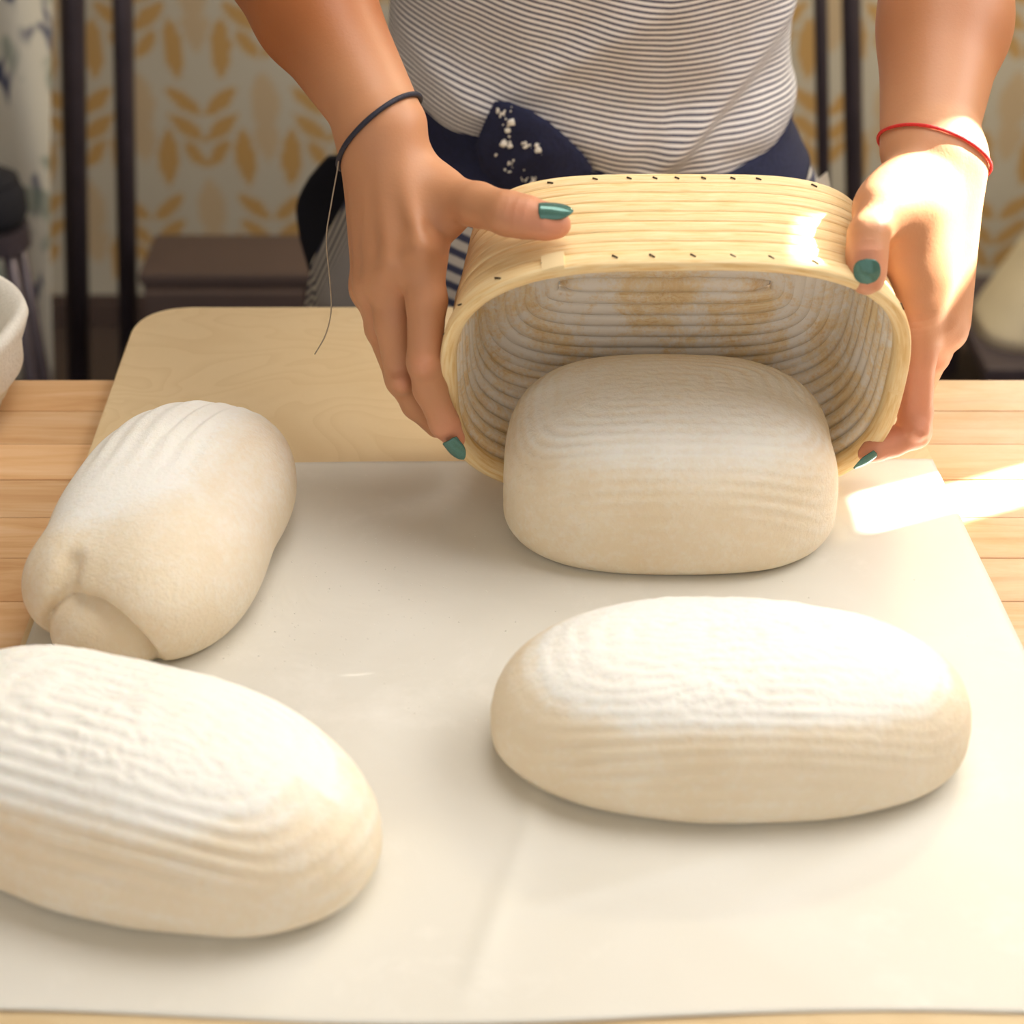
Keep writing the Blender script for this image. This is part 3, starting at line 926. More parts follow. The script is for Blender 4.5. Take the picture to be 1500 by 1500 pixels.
fingR = {
    'index': chain([(1340, 440, 0.953, 33), (1342, 520, 0.957, 29), (1341, 605, 0.962, 24.5), (1340, 633, 0.960, 23.5), (1308, 648, 0.955, 20.5), (1282, 658, 0.951, 18), (1268, 665, 0.949, 12)]),
    'middle': chain([(1368, 462, 0.968, 30), (1366, 520, 0.985, 25), (1345, 570, 1.005, 21), (1310, 590, 1.02, 17), (1280, 590, 1.02, 14)]),
    'ring': chain([(1381, 474, 0.975, 27), (1372, 515, 1.000, 22), (1345, 545, 1.025, 19), (1310, 550, 1.035, 16), (1285, 545, 1.035, 13)]),
    'little': chain([(1387, 488, 0.985, 23), (1372, 515, 1.015, 19), (1348, 520, 1.035, 16), (1320, 520, 1.045, 12)]),
    'thumb': chain([(1318, 285, 0.965, 38), (1288, 310, 0.942, 35), (1272, 345, 0.922, 29.5), (1270, 372, 0.915, 29), (1270, 398, 0.910, 27), (1270, 407, 0.909, 25)]),
}
bumpsR = [(1342, 442, 0.947, 18), (1370, 462, 0.960, 15), (1388, 484, 0.972, 13), (1345, 628, 0.950, 14)]
tendR = []

def build_arm(palm, fing, bumps, tend, h=0.00165, kp=0.014):
    allp = palm + [c for f_ in fing.values() for c in f_]
    lo = np.min([prim_box(p, 0.01)[0] for p in allp], 0); hi = np.max([prim_box(p, 0.01)[1] for p in allp], 0)
    f = Field(lo, hi, h)
    add_prims(f, palm, kp)
    for (a, b, ra, rb) in tend:
        add_prims(f, [C(a, b, ra, rb)], 0.010)
    for (x, y, Y, r) in bumps[:3]:
        add_prims(f, [C((x, y, Y), (x+1, y+1, Y), r, r)], 0.009)
    base = f.v.copy(); res = f.v
    for nm, ch in fing.items():
        lo1 = np.min([prim_box(p, 0.02)[0] for p in ch], 0); hi1 = np.max([prim_box(p, 0.02)[1] for p in ch], 0)
        sl, g = f.sub(lo1, hi1)
        ff = np.full(res[sl].shape, 1.0, np.float32)
        for p in ch: ff = smin(ff, d_prim(g, p), 0.004)
        kk = 0.016 if nm == 'thumb' else 0.010
        sub = smin(base[sl], ff, kk)
        res[sl] = smin(res[sl], sub, 0.0007)
    for (x, y, Y, r) in bumps[3:]:
        add_prims(f, [C((x, y, Y), (x+1, y+1, Y), r, r)], 0.007)
    return nets(f, 2)

def attrs_for(V, wr, elb, joints, tips, tan_shade_hand=0.15, tan_shade_arm=1.0):
    ax = (elb-wr)/np.linalg.norm(elb-wr)
    s = (V-wr)@ax
    tan = tan_shade_hand+(tan_shade_arm-tan_shade_hand)*sstep(0.0, 0.09, s)  # forearms darken past the wrist: tan and painted shade together
    red = np.zeros(len(V)); wrk = np.zeros(len(V))
    for tp, r in tips:
        d = np.linalg.norm(V-tp, axis=1); red += np.exp(-(d/r)**2)
    for (c, d_, r) in joints:       # skin folds across a finger joint
        q = V-c; a = q@d_; d = np.linalg.norm(q, axis=1)
        wrk -= np.exp(-(d/r)**2)*np.abs(np.sin(a/0.0018))*1.1
        red += 0.5*np.exp(-(d/r)**2)
    return tan, np.clip(red, 0, 1), wrk
def J(a, b, r=0.009):
    A, B = V3(*a), V3(*b); d = B-A
    return (A, d/np.linalg.norm(d), r)
VL, FL_ = build_arm(palmL, fingL, bumpsL, tendL)
VR, FR_ = build_arm(palmR, fingR, bumpsR, tendR, kp=0.020)
aL = attrs_for(VL, W_L, elbL, [J((620, 534, 0.915), (628, 570, 0.915)), J((588, 558, 0.935), (605, 590, 0.94)), J((650, 612, 0.915), (660, 630, 0.916), 0.006), J((752, 305, 0.915), (770, 308, 0.912), 0.010)],
               [(V3(664, 640, 0.925), 0.014), (V3(815, 326, 0.912), 0.018)])
aR = attrs_for(VR, W_R, elbR, [J((1336, 462, 0.945), (1338, 500, 0.945), 0.012), J((1345, 632, 0.945), (1343, 640, 0.94)), J((1270, 366, 0.903), (1270, 380, 0.901), 0.008)],
               [(V3(1270, 402, 0.90), 0.014), (V3(1290, 658, 0.95), 0.03), (V3(1345, 560, 0.955), 0.035)], 0.05, 0.6)
# trunk, neck, head, legs: coarser, under the clothes and out of view
ft = Field((BXc-0.30, BYc-0.20, -0.01), (BXc+0.30, BYc+0.20, 1.80), 0.009)
A3 = np.array
def tc(a, b, ra, rb): return ('c', A3(a, float), A3(b, float), ra, rb)
tr = [tc((BXc-.055, BYc+.01, 1.02), (BXc-.06, BYc+.01, 1.28), .098, .105), tc((BXc+.055, BYc+.01, 1.02), (BXc+.06, BYc+.01, 1.28), .098, .105),
      tc((BXc-.15, BYc, 1.395), (BXc+.15, BYc, 1.395), .050, .050), tc((BXc, BYc+.01, 1.40), (BXc, BYc-.01, 1.50), .052, .050),
      tc((BXc-.085, BYc+.01, .86), (BXc-.09, BYc, .55), .085, .062), tc((BXc+.085, BYc+.01, .86), (BXc+.09, BYc, .55), .085, .062),
      tc((BXc-.09, BYc, .55), (BXc-.095, BYc+.01, .08), .056, .036), tc((BXc+.09, BYc, .55), (BXc+.095, BYc+.01, .08), .056, .036),
      tc((BXc-.06, BYc, .98), (BXc+.06, BYc, .98), .105, .105),
      ('e', A3((BXc, BYc-.035, 1.615)), (.074, .092, .115), np.eye(3)), ('e', A3((BXc, BYc-.118, 1.60)), (.013, .018, .022), np.eye(3)),
      ('e', A3((BXc-.076, BYc-.02, 1.605)), (.010, .018, .030), np.eye(3)), ('e', A3((BXc+.076, BYc-.02, 1.605)), (.010, .018, .030), np.eye(3)),
      ('e', A3((BXc, BYc-.105, 1.55)), (.026, .016, .009), np.eye(3)),
      tc((BXc-.095, BYc+.01, .05), (BXc-.105, BYc-.10, .035), .035, .030), tc((BXc+.095, BYc+.01, .05), (BXc+.105, BYc-.10, .035), .035, .030)]
add_prims(ft, tr, 0.03)
VT, FT_ = nets(ft, 2)
V = np.concatenate([VL, VR, VT]); Fc = np.concatenate([FL_, FR_+len(VL), FT_+len(VL)+len(VR)])
z_ = np.zeros(len(VT))
body = mesh_obj('body', V, Fc.tolist(), M['skin'], person, attrs={
    'tan': np.concatenate([aL[0], aR[0], z_+0.5]), 'red': np.concatenate([aL[1], aR[1], z_]), 'wrinkle': np.concatenate([aL[2], aR[2], z_])})
bvhL = BVHTree.FromPolygons([Vector(v) for v in VL], FL_.tolist()); bvhR = BVHTree.FromPolygons([Vector(v) for v in VR], FR_.tolist())

# ---- fingernails
def nail(tip, base, normal, length, width, label=None, point=0.75, curv=1.0, oval=False):
    tip, base = Vector(tip), Vector(base)
    d = (tip-base).normalized(); n = Vector(normal); n = (n-d*n.dot(d)).normalized(); s = d.cross(n)
    NU, NV = 12, 16; vs = []
    for layer, th in ((0, 0.0), (1, -0.0007)):
        for j in range(NV+1):
            t = j/NV
            w = width/2*(min(1, (t/0.10+0.30))**0.5)*(1 if t < 0.45 else (max(0.0, 1-((t-0.45)/0.55)**(1.5/point)))**0.72)
            if oval: w = width/2*max(0.0, 1-abs(2*t-1)**2.4)**0.5
            for i in range(NU+1):
                u = -1+2*i/NU
                x = u*w
                drop = curv*((x/(width/2))**2)*width*0.22 + 0.0012*(t-0.4)**2*4*(1 if t > 0.4 else 0.4)
                vs.append(base + d*(t*length-length*0.0) + s*x + n*(0.0006+th-drop))
    M_ = (NU+1); K = (NV+1)*M_
    fs = []
    for j in range(NV):
        for i in range(NU):
            a = j*M_+i
            fs.append((a, a+1, a+M_+1, a+M_)); fs.append((K+a, K+a+M_, K+a+M_+1, K+a+1))
    for i in range(NU): fs.append((i, K+i, K+i+1, i+1)); a = NV*M_+i; fs.append((a, a+1, K+a+1, K+a))
    for j in range(NV): a = j*M_; fs.append((a, a+M_, K+a+M_, K+a)); a += NU; fs.append((a, K+a, K+a+M_, a+M_))
    o = mesh_obj('fingernail', vs, fs, M['nail'], person)
    fix_normals(o)
    if label: o['label'] = label
    return o
to_cam = lambda p: (Vector((0, 0, CZ))-Vector(p)).normalized()
def nail_on(a, b, Yc_, normal, rpx, length, width, **kw):
    """a, b: pixel ends on the finger's centre line at distance Yc_; the nail sits rpx off it"""
    A, B = PY(a[0], a[1], Yc_), PY(b[0], b[1], Yc_)
    n = Vector(normal); d = (B-A).normalized(); n = (n-d*n.dot(d)).normalized()
    o = n*rm(A, rpx)
    return nail(B+o, A+o, n, length, width, **kw)
nail_on((787, 321), (834, 324), 0.9195, (0.05, -0.42, 1), 25.0, 0.0195, 0.0125, label='teal thumbnail')
p0 = PY(656, 646, 0.917); p1 = PY(682, 678, 0.917)
nail(p1, p0, to_cam(p0)+Vector((-0.45, 0, -0.1)), 0.0165, 0.0105)
p0 = PY(1269, 379, 0.895); p1 = PY(1271, 417, 0.893)
nail(p1, p0, to_cam(p0)+Vector((0, 0, 0.0)), 0.0150, 0.0148, 'round teal thumbnail', oval=True, curv=0.8)
p0 = PY(1285, 668, 0.943); p1 = PY(1250, 690, 0.937)
nail(p1, p0, to_cam(p0)+Vector((0.3, 0.0, -1.1)), 0.0165, 0.0112)

# ---- bracelets, laid on the wrists
def bracelet(bvh, P_a, P_b, P_near, Cc, rad, name, mat, lift):
    Cc = Vector(Cc); e1 = (Vector(P_b)-Vector(P_a)).normalized()
    nrm = e1.cross(Vector(P_near)-(Vector(P_a)+Vector(P_b))/2).normalized()
    e2 = nrm.cross(e1)
    pts = []
    for i in range(72):
        a = 2*PI*i/72; d = e1*math.cos(a)+e2*math.sin(a)
        hit = bvh.ray_cast(Cc+d*0.075, -d, 0.075)
        q = hit[0] if hit[0] is not None else Cc+d*0.028
        pts.append(q+d*lift)
    for _ in range(3): pts = [(pts[i-1]+pts[i]*2+pts[(i+1) % 72])/4 for i in range(72)]
    pts = [p+(p-Cc).normalized()*0.0006 for p in pts]
    v, f = tube(pts, rad, 8, closed=True)
    return mesh_obj(name, v, f, mat, person), pts
brL, ptsL = bracelet(bvhL, PY(492, 250, 1.01), PY(607, 134, 1.01), PY(530, 172, 0.975), PY(550, 190, 1.007), 0.0016, 'bracelet', M['cord'], 0.0012)
brL['label'] = 'dark navy cord bracelet'
brR, ptsR = bracelet(bvhR, PY(1322, 200, 1.01), PY(1428, 258, 1.01), PY(1386, 176, 0.972), PY(1376, 222, 1.003), 0.0010, 'bracelet', M['red'], 0.0008)
brR['label'] = 'thin red string bracelet'
kp = min(ptsL, key=lambda p: (p-PY(492, 252, 0.99)).length)
th = spline([kp, kp+Vector((-0.001, -0.004, -0.006)), PY(485, 300, 0.985), PY(478, 350, 0.985), PY(483, 410, 0.985), PY(485, 455, 0.985), PY(477, 490, 0.985), PY(461, 519, 0.985)], 6)
v, f = tube(th, 0.00042, 6)
mesh_obj('loose_thread', v, f, M['thread'], brL)

# ---- shirt
bx_ = np.array([-0.14, -0.10, -0.061, -0.027, 0.06, 0.166, 0.205, 0.225, 0.27])
bz_ = np.array([0.130, 0.126, 0.115, 0.104, 0.080, 0.072, 0.082, 0.094, 0.10])
def border(x): return float(np.interp(x, bx_, bz_))
def torso_wd(z):
    zz = [-0.45, -0.20, -0.06, 0.02, 0.08, 0.13, 0.20, 0.28, 0.40, 0.47, 0.52]
    w = [0.285, 0.268, 0.242, 0.198, 0.166, 0.160, 0.166, 0.168, 0.178, 0.165, 0.10]
    d = [0.180, 0.170, 0.155, 0.138, 0.116, 0.114, 0.118, 0.122, 0.122, 0.100, 0.06]
    return float(np.interp(z, zz, w)), float(np.interp(z, zz, d))
def torso_pt(a, z, off=0.0, n=2.3):
    w, d = torso_wd(z); w += off; d += off
    c, s = math.cos(a), math.sin(a)
    R = (abs(c/w)**n+abs(s/d)**n)**(-1/n)
    return Vector((BXc+c*R, BYc+s*R, Z0+z))
NA, NZ = 420, 170
vs, st = [], []
for j in range(NZ+1):
    v = j/NZ
    for i in range(NA):
        a = 2*PI*i/NA
        pa = torso_pt(a, 0.1)
        zb = border(pa.x)-0.012 if math.sin(a) < 0.35 else 0.09
        z = zb + (0.52-zb)*v
        # blouse out over the band
        blouse = 0.010*math.exp(-((z-zb-0.030)/0.028)**2) - 0.004*math.exp(-((z-zb)/0.010)**2)
        p = torso_pt(a, z, blouse)
        x = p.x
        fr = max(0.0, -math.sin(a))
        # diagonal fold from the waist up to the right
        ln = (z-0.085)-(x-0.12)*1.02
        fold = 0.0085*math.exp(-(ln/0.015)**2) - 0.005*math.exp(-((ln+0.028)/0.016)**2)
        ln2 = (z-0.15)-(x-0.02)*0.55
        fold += 0.0045*math.exp(-(ln2/0.016)**2)*float(sstep(-0.08, 0.02, x)*(1-sstep(0.08, 0.16, x)))
        ln3 = (z-0.12)+(x+0.02)*0.8
        fold += 0.005*math.exp(-(ln3/0.014)**2)*float(1-sstep(0.0, 0.08, x))
        # vertical gathers above the band
        g1 = 0.0028*math.sin(x*95+2.0*nz((x, z, 1), 12))*math.exp(-((z-zb-0.012)/0.025)**2)
        wn = 0.0030*nz((x*1.4, z*0.8, 4.0), 16) + 0.0012*nz((x, z, 9.0), 48)
        dirn = (p-Vector((BXc, BYc, p.z))).normalized()
        p = p + dirn*((fold*fr)+g1*fr+wn)
        vs.append(p)
        # stripes: level rings, sagging towards the left side and pulled by the folds
        sl_ = 0.30*max(0, 0.06-x)**1.25*4.0
        bend = 0.10*fold + 0.004*nz((x, z*0.5, 2), 9)
        q_ = 0.085-x
        st.append(z - 0.34*0.5*(q_+math.sqrt(q_*q_+0.0012)) - 0.10*max(0, x-0.12) + bend)
fs = [(j*NA+i, j*NA+(i+1) % NA, (j+1)*NA+(i+1) % NA, (j+1)*NA+i) for j in range(NZ) for i in range(NA)]
fs.append(tuple(NZ*NA+i for i in range(NA)))
shirt = mesh_obj('shirt', vs, fs, M['shirt'], person, attrs={'stripe': st})
for sgn, sh_, el_ in ((-1, shL, elbL), (1, shR, elbR)):
    A, B = Vector(sh_), Vector(sh_).lerp(Vector(el_), 0.42)
    A = A.lerp(Vector((BXc, BYc, Z0+0.48)), 0.25)
    path = [A.lerp(B, k/16) for k in range(17)]
    v, f = tube(path, [0.060+0.002*math.sin(k) for k in range(17)], 40)
    f = f[:-2]
    o = mesh_obj('sleeve', v, f, M['shirt'], person, attrs={'stripe': [k//40*0.0075 for k in range(len(v))]})
    md = o.modifiers.new('cloth', 'SOLIDIFY'); md.thickness = 0.001

# ---- apron: navy band and striped skirt
def ring_surface(name, zt, zbm, offf, mat, nz_, stripe=None, a0=0, a1=2*PI, NA=360, wave=None, thick=0.0012):
    vs, st = [], []
    closed = abs(a1-a0-2*PI) < 1e-6
    NAA = NA if closed else NA+1
    for j in range(nz_+1):
        for i in range(NAA):
            a = a0+(a1-a0)*i/NA
            pa = torso_pt(a, 0.1)
            t_, b_ = zt(pa.x, a), zbm(pa.x, a)
            z = b_+(t_-b_)*j/nz_
            p = torso_pt(a, z, offf)
            if wave:
                dirn = (p-Vector((BXc, BYc, p.z))).normalized(); p += dirn*wave(a, z, p.x)
            vs.append(p); st.append(stripe(a, z, p.x) if stripe else 0)
    fs = []
    for j in range(nz_):
        for i in range(NA if closed else NA):
            i2 = (i+1) % NAA if closed else i+1
            fs.append((j*NAA+i, j*NAA+i2, (j+1)*NAA+i2, (j+1)*NAA+i))
    o = mesh_obj(name, vs, fs, mat, person, attrs={'stripe': st})
    md = o.modifiers.new('cloth', 'SOLIDIFY'); md.thickness = thick; md.offset = 1
    return o
zt_ = lambda x, a: (border(x)-0.001) if math.sin(a) < 0.35 else 0.10
ring_surface('apron_waistband', zt_, lambda x, a: zt_(x, a)-0.046, 0.0035, M['navy'], 10,
             wave=lambda a, z, x: 0.0012*nz((x*2, z*3, 1), 20), thick=0.0022)
ring_surface('apron_skirt', lambda x, a: zt_(x, a)-0.038, lambda x, a: -0.42, 0.0015, M['apron'], 90,
             stripe=lambda a, z, x: (z*0.42 + 0.12*(x-BXc)) if x > -0.085 else (z*0.75-x*1.5)*1.35,
             wave=lambda a, z, x: 0.006*math.sin(a*17+3*z)*float(sstep(0.06, -0.20, z))+0.002*nz((x, z, 5), 14))
# folded end of the apron tie tucked over the band, dusted with flour
fl_px = [(724, 149), (745, 149), (775, 161), (803, 178), (832, 203), (856, 228), (868, 245), (862, 268), (835, 285), (800, 290), (765, 288), (735, 276), (705, 250), (696, 215), (703, 195), (713, 172)]
def flap(pxs, Yf, th, name, parent, mat):
    c = (sum(p[0] for p in pxs)/len(pxs), sum(p[1] for p in pxs)/len(pxs))
    vs = []; n = len(pxs); RR = 6
    for side in (0, 1):
        for r in range(RR+1):
            k = r/RR
            for (x, y) in pxs:
                xx, yy = c[0]+(x-c[0])*k, c[1]+(y-c[1])*k
                puff = 0.006*(1-k*k) + 0.0015*math.sin(xx*0.05+yy*0.11)
                p = PY(xx, yy, Yf(xx, yy))
                vs.append(p + Vector((0, -1, 0.25))*(puff if side == 0 else -th))
    K = (RR+1)*n; fs = []
    for r in range(RR):
        for i in range(n):
            j = (i+1) % n
            fs.append((r*n+i, r*n+j, (r+1)*n+j, (r+1)*n+i)); fs.append((K+r*n+i, K+(r+1)*n+i, K+(r+1)*n+j, K+r*n+j))
    for i in range(n):
        j = (i+1) % n; fs.append((RR*n+i, RR*n+j, K+RR*n+j, K+RR*n+i))
    return fix_normals(mesh_obj(name, vs, fs, mat, parent))
Yfl = lambda x, y: 1.318 + 0.00012*abs(x-800) 
fp = flap(fl_px, Yfl, 0.003, 'apron_tie', person, M['navy']); 
# crumbs of flour and dough on the tie
bm = bmesh.new()
for k in range(90):
    cl = random.choice([(748, 180, 14, 18), (740, 210, 10, 6), (790, 219, 5, 8), (768, 212, 10, 6), (750, 238, 20, 10), (775, 262, 18, 6), (735, 165, 10, 8)])
    x, y = random.gauss(cl[0], cl[2]*0.5), random.gauss(cl[1], cl[3]*0.5)
    r = random.uniform(0.0003, 0.0011)
    p = PY(x, y, Yfl(x, y)) + Vector((0, -1, 0.25))*0.0052
    bmesh.ops.create_icosphere(bm, subdivisions=1, radius=r, matrix=Matrix.Translation(p) @ Matrix.Diagonal((random.uniform(.8, 1.8), .8, random.uniform(.8, 2), 1)))
for (x, y, r) in ((749, 178, 0.0028), (744, 190, 0.0022), (738, 210, 0.0026), (747, 213, 0.0020), (786, 212, 0.0018), (789, 219, 0.0030), (793, 224, 0.0018), (768, 215, 0.0012)):
    p = PY(x, y, Yfl(x, y)) + Vector((0, -1, 0.25))*0.0058
    bmesh.ops.create_icosphere(bm, subdivisions=2, radius=r, matrix=Matrix.Translation(p) @ Matrix.Diagonal((1.1, .5, 1.0, 1)))
for v in bm.verts: v.co += Vector((noise.noise(v.co*700), 0, noise.noise(v.co*600+Vector((5, 0, 0)))))*0.0007
o = bm_obj('flour_crumbs', bm, M['flour'], person, True); o['kind'] = 'stuff'
# black tie ends hanging at the back, left of the skirt
def strip(pts, wid, th, name, mat, parent):
    sp_ = spline(pts, 6); vs = []; n = len(sp_)
    ws = np.interp(np.linspace(0, 1, n), np.linspace(0, 1, len(wid)), wid)
    for i, p in enumerate(sp_):
        for (sx, sy) in ((-1, -1), (1, -1), (1, 1), (-1, 1)):
            vs.append(p+Vector((sx*ws[i]/2, sy*th/2+0.006*math.sin(i*0.5)*sx*0, 0)))
    fs = [(i*4+k, i*4+(k+1) % 4, i*4+4+(k+1) % 4, i*4+4+k) for i in range(n-1) for k in range(4)]+[(3, 2, 1, 0), tuple((n-1)*4+k for k in range(4))]
    o = fix_normals(mesh_obj(name, vs, fs, mat, parent))
    md = o.modifiers.new('soft', 'BEVEL'); md.width = 0.002; md.segments = 2
    return o
strip([PY(505, 228, 1.58), PY(486, 262, 1.59), PY(472, 300, 1.60), PY(474, 350, 1.60), PY(485, 420, 1.60), PY(490, 520, 1.60)], [0.03, 0.045, 0.050, 0.046, 0.036, 0.03], 0.008, 'apron_tie', M['black'], person)
# white slip tucked at the hip on the right
vs = [PY(1196, 265, 1.40), PY(1212, 252, 1.40), PY(1224, 315, 1.395), PY(1203, 320, 1.395)]
vs += [v+Vector((0.0, 0.0015, 0)) for v in vs]
fix_normals(mesh_obj('care_label', vs, [(0, 1, 2, 3), (7, 6, 5, 4), (0, 4, 5, 1), (1, 5, 6, 2), (2, 6, 7, 3), (3, 7, 4, 0)], M['liner'], person, smooth=False))['label'] = 'small white cloth label'
# hair and shoes, out of the picture
bm = bmesh.new(); bmesh.ops.create_uvsphere(bm, u_segments=32, v_segments=20, radius=1.0, matrix=Matrix.Translation((BXc, BYc-0.005, 1.645)) @ Matrix.Diagonal((0.088, 0.092, 0.100, 1)))
for v in bm.verts:
    if v.co.y < BYc-0.085: v.co.y = BYc-0.085
bmesh.ops.create_uvsphere(bm, u_segments=20, v_segments=14, radius=0.045, matrix=Matrix.Translation((BXc, BYc+0.09, 1.69)))
bm_obj('hair', bm, M['hair'], person, True)
for s in (-1, 1):
    v, f = tube([(BXc+s*.095, BYc+.045, .036), (BXc+s*.097, BYc+.01, .040), (BXc+s*.10, BYc-.05, .038), (BXc+s*.105, BYc-.11, .036), (BXc+s*.107, BYc-.145, .034)], [0.030, 0.040, 0.040, 0.040, 0.025], 18)
    v = [Vector((q.x, q.y, max(0.0, q.z-0.001))) for q in v]
    mesh_obj('shoe', v, f, M['shoe'], person)

# ================================================================== BACKGROUND THINGS
def ground_pt(px, Y, py=480): 
    p = PY(px, py, Y); return p
# metal rack standing by the wall, left: two uprights joined by crossbars
def rack(pxs, Y, label, wid, foot=True, gp='steel rack frames by the wall'):
    cx = sum(PY(p, 480, Y).x for p in pxs)/len(pxs)
    r = empty('steel_rack', (cx, Y, 0), label, 'rack', gp)
    xs_ = []; tops = []
    for p, w in zip(pxs, wid):
        q = PY(p, 250, Y); xs_.append(q.x)
        hw = w*depth(q)/F/2
        a_, b_ = PY(p-3, 0, Y), PY(p+5, 480, Y); dd = (b_-a_)/(b_.z-a_.z)
        top, bot = a_+dd*(1.45-a_.z), a_+dd*(0.012-a_.z); xs_[-1] = bot.x
        v, f = tube([bot, bot.lerp(top, 0.5), top], hw, 14)
        bm_obj_ = mesh_obj('post', v, f, M['steel'], r)
        bmf = bmesh.new(); bmesh.ops.create_cone(bmf, cap_ends=True, segments=20, radius1=hw*1.25, radius2=hw*0.9, depth=0.013, matrix=Matrix.Translation((bot.x, bot.y, 0.0065)))
        bm_obj('foot', bmf, M['steel'], r)
        tops.append(top)
    v, f = tube([tops[0], tops[-1]], 0.012, 12)
    mesh_obj('crossbar', v, f, M['steel'], r)
    return r
rack([109, 183], 2.62, 'dark steel rack frame by the wall, left of the baker', [36, 30])
rack([1205, 1250], 2.62, 'dark steel rack frame by the wall, right of the baker', [20, 28])
# low dark cabinet behind the baker
Yc = 2.45
q0 = PY(200, 345, Yc); q1 = PY(690, 345, Yc); q0.z = q1.z = PY(200, 345, Yc+0.14).z
cab = empty('low_cabinet', ((q0.x+q1.x)/2, Yc+0.08, 0), 'low dark brown cabinet on the floor behind the baker', 'cabinet')
bm_obj('carcass', box_bm(q0.x, q1.x, Yc, Yc+0.14, 0.05, q0.z-0.018, 0.003), M['brown'], cab)
bm_obj('top_panel', box_bm(q0.x-0.004, q1.x+0.004, Yc-0.006, Yc+0.145, q0.z-0.0175, q0.z, 0.003), M['brown'], cab)
wdt = (q1.x-q0.x)/2
for k in range(2):
    dr_ = bm_obj('door', box_bm(q0.x+k*wdt+0.004, q0.x+(k+1)*wdt-0.004, Yc-0.018, Yc-0.0005, 0.06, q0.z-0.024, 0.003), M['brown'], cab)
    hx = q0.x+wdt+(-0.03 if k == 0 else 0.03)
    v, f = tube([(hx, Yc-0.018, 0.30), (hx, Yc-0.034, 0.30), (hx, Yc-0.034, 0.20), (hx, Yc-0.018, 0.20)], 0.004, 8)
    mesh_obj('handle', v, f, M['steel'], dr_)
for lx in (q0.x+0.02, q1.x-0.05):
    for ly in (Yc+0.005, Yc+0.105): bm_obj('leg', box_bm(lx, lx+.03, ly, ly+.03, 0, 0.0495, 0.002), M['brown'], cab)
# white cloth with navy leaf print hanging at the far left
pm, nt, b = new_mat('leaf printed cloth'); g = G(nt)
f1 = g.noise(g.coord((1.3, 1, 0.7), (0, 0.5, 0)), 11, 2, 0.5, 0.6)
f2 = g.noise(g.coord((1, 1, 0.8), (0, -0.6, 0)), 15, 2, 0.5, 0.4)
col = g.mix(g.ramp(f1, [(0.555, 0.0), (0.60, 1.0)]), (0.55, 0.52, 0.45), (0.025, 0.035, 0.10))
col = g.mix(g.ramp(f2, [(0.55, 0.0), (0.62, 0.7)]), col, (0.16, 0.20, 0.16))
g.put(col, b.inputs['Base Color']); b.inputs['Roughness'].default_value = 0.9
Yh = 2.50
x0 = PY(-130, 250, Yh).x; x1 = PY(86, 250, Yh).x
vs = []; NX, NZ2 = 60, 24
for side in (0, 0.003):
    for j in range(NZ2+1):
        for i in range(NX+1):
            z = 0.16+(1.30-0.16)*j/NZ2; x = x0+(x1-x0)*i/NX + (z-0.6)*0.13
            vs.append((x, Yh+side+0.018*math.sin(x*38)+0.004*math.sin(z*9), z))
K = (NX+1)*(NZ2+1); fs = []
for j in range(NZ2):
    for i in range(NX):
        a = j*(NX+1)+i; fs.append((a, a+1, a+NX+2, a+NX+1)); fs.append((K+a, K+a+NX+1, K+a+NX+2, K+a+1))
for j in range(NZ2):
    a = j*(NX+1); fs.append((a, a+NX+1, K+a+NX+1, K+a)); a += NX; fs.append((a, K+a, K+a+NX+1, a+NX+1))
for i in range(NX): fs.append((i, K+i, K+i+1, i+1)); a = NZ2*(NX+1)+i; fs.append((a, a+1, K+a+1, K+a))
cl = empty('printed_cloth', ((x0+x1)/2, Yh, 1.31), 'white hanging cloth with navy leaf print at the far left', 'cloth')
fix_normals(mesh_obj('cloth_panel', vs, fs, pm, cl))
v, f = tube([(x0-0.05, Yh+0.0, 1.31), (x1+0.09, Yh+0.0, 1.31)], 0.009, 10); mesh_obj('hanging_rail', v, f, M['steel'], cl)
for xx in (x0-0.04,):
    v, f = tube([(xx, Yh, 1.31), (xx, Yh+0.01, 0.0)], 0.010, 10); mesh_obj('rail_post', v, f, M['steel'], cl)
# black kettle-like pot on a dark stool at far left edge
Yk = 2.28
pk = PY(-12, 330, Yk)
stool = empty('dark_stool', (pk.x, Yk, 0), 'dark round stool at the left edge carrying a black pot', 'stool')
bmx = bmesh.new(); bmesh.ops.create_cone(bmx, cap_ends=True, segments=36, radius1=0.050, radius2=0.050, depth=0.03, matrix=Matrix.Translation((pk.x, Yk, pk.z-0.015)))
bm_obj('seat', bmx, M['steel'], stool)
for k in range(4):
    a = PI/4+k*PI/2
    v, f = tube([(pk.x+.036*math.cos(a), Yk+.036*math.sin(a), pk.z-0.03), (pk.x+.048*math.cos(a), Yk+.048*math.sin(a), 0)], 0.010, 8)
    mesh_obj('leg', v, f, M['steel'], stool)
pot = empty('black_pot', (pk.x, Yk, pk.z), 'small black pot standing on the dark stool', 'pot')
lathe([(0.030, 0.0), (0.045, 0.004), (0.052, 0.02), (0.052, 0.045), (0.045, 0.062), (0.043, 0.064), (0.040, 0.05), (0.02, 0.01)], 40, M['black'], 'pot_body', pot, base=(pk.x, Yk, pk.z))
lathe([(0.046, 0.0645), (0.046, 0.068), (0.030, 0.078), (0.008, 0.082), (0.008, 0.094), (0.004, 0.097)], 32, M['black'], 'lid', pot, base=(pk.x, Yk, pk.z))
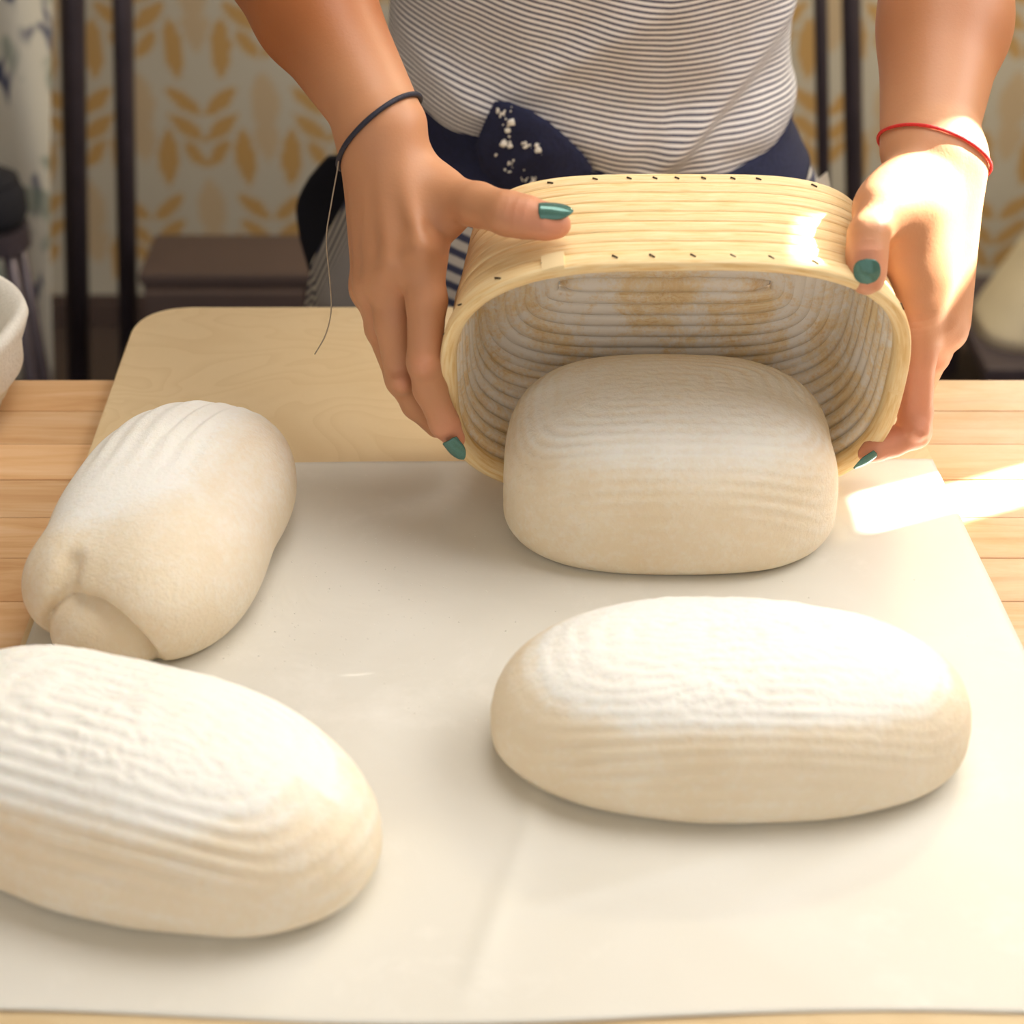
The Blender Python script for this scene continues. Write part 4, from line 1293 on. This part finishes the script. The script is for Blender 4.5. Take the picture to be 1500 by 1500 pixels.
# cream sack leaning at right on a dark low shelf
Ys = 2.56
sb = PY(1445, 532, Ys)
shf = empty('low_shelf', (sb.x+0.16, Ys+0.15, 0), 'low dark shelf at the right edge carrying a cream sack', 'shelf')
sx0 = sb.x-0.005
bm_obj('shelf_board', box_bm(sx0, sx0+0.36, Ys-0.02, Ys+0.34, sb.z-0.025, sb.z, 0.003), M['steel'], shf)
for lx in (sx0+0.01, sx0+0.32):
    for ly in (Ys, Ys+0.29): bm_obj('leg', box_bm(lx, lx+.03, ly, ly+.03, 0, sb.z-0.0255, 0.002), M['steel'], shf)
bm = bmesh.new()
def sackp(u, v, w):
    x = sx0+0.01+0.30*u + (0.16*v if u < 0.5 else 0)
    return Vector((x, Ys+0.02+0.20*w, sb.z+0.0005+0.26*v))
NXs = 12
vs, fs = [], []
for j in range(NXs+1):
    for i in range(24):
        a = 2*PI*i/24; cu, cw = math.cos(a), math.sin(a)
        u = 0.5+0.5*math.copysign(abs(cu)**0.5, cu); w = 0.5+0.5*math.copysign(abs(cw)**0.6, cw)
        v = j/NXs; thn = 1-0.75*v**2
        x = sx0+0.01 + 0.13*v + (0.32-0.20*v)*u
        vs.append((x+0.003*nz((u*3, v*3, w), 2), Ys+0.03+0.20*(0.5+(w-0.5)*thn), sb.z+0.0005+0.27*v))
for j in range(NXs):
    for i in range(24): fs.append((j*24+i, j*24+(i+1) % 24, (j+1)*24+(i+1) % 24, (j+1)*24+i))
fs += [tuple(range(24))[::-1], tuple(NXs*24+i for i in range(24))]
tag(fix_normals(mesh_obj('flour_sack', vs, fs, M['sack'])), 'cream paper sack slumped on the low shelf at the right edge', 'sack')

# loose flour grains strewn on the paper
bm = bmesh.new()
for k in range(420):
    if random.random() < 0.6: x, y = random.gauss(-0.10, 0.06), random.gauss(0.84, 0.06)
    else: x, y = random.uniform(-0.25, 0.33), random.uniform(0.60, 0.98)
    if y > 1.0 or x < left_x(y)+0.02 or x > board_right(y)-0.02: continue
    r = random.uniform(0.0002, 0.00055)
    bmesh.ops.create_icosphere(bm, subdivisions=1, radius=r, matrix=Matrix.Translation((x, y, Z0+0.0008)) @ Matrix.Diagonal((1, 1, 0.3, 1)))
tag(bm_obj('flour_grains', bm, M['flour'], None, True), 'fine white flour grains strewn over the parchment', 'flour', kind='stuff')
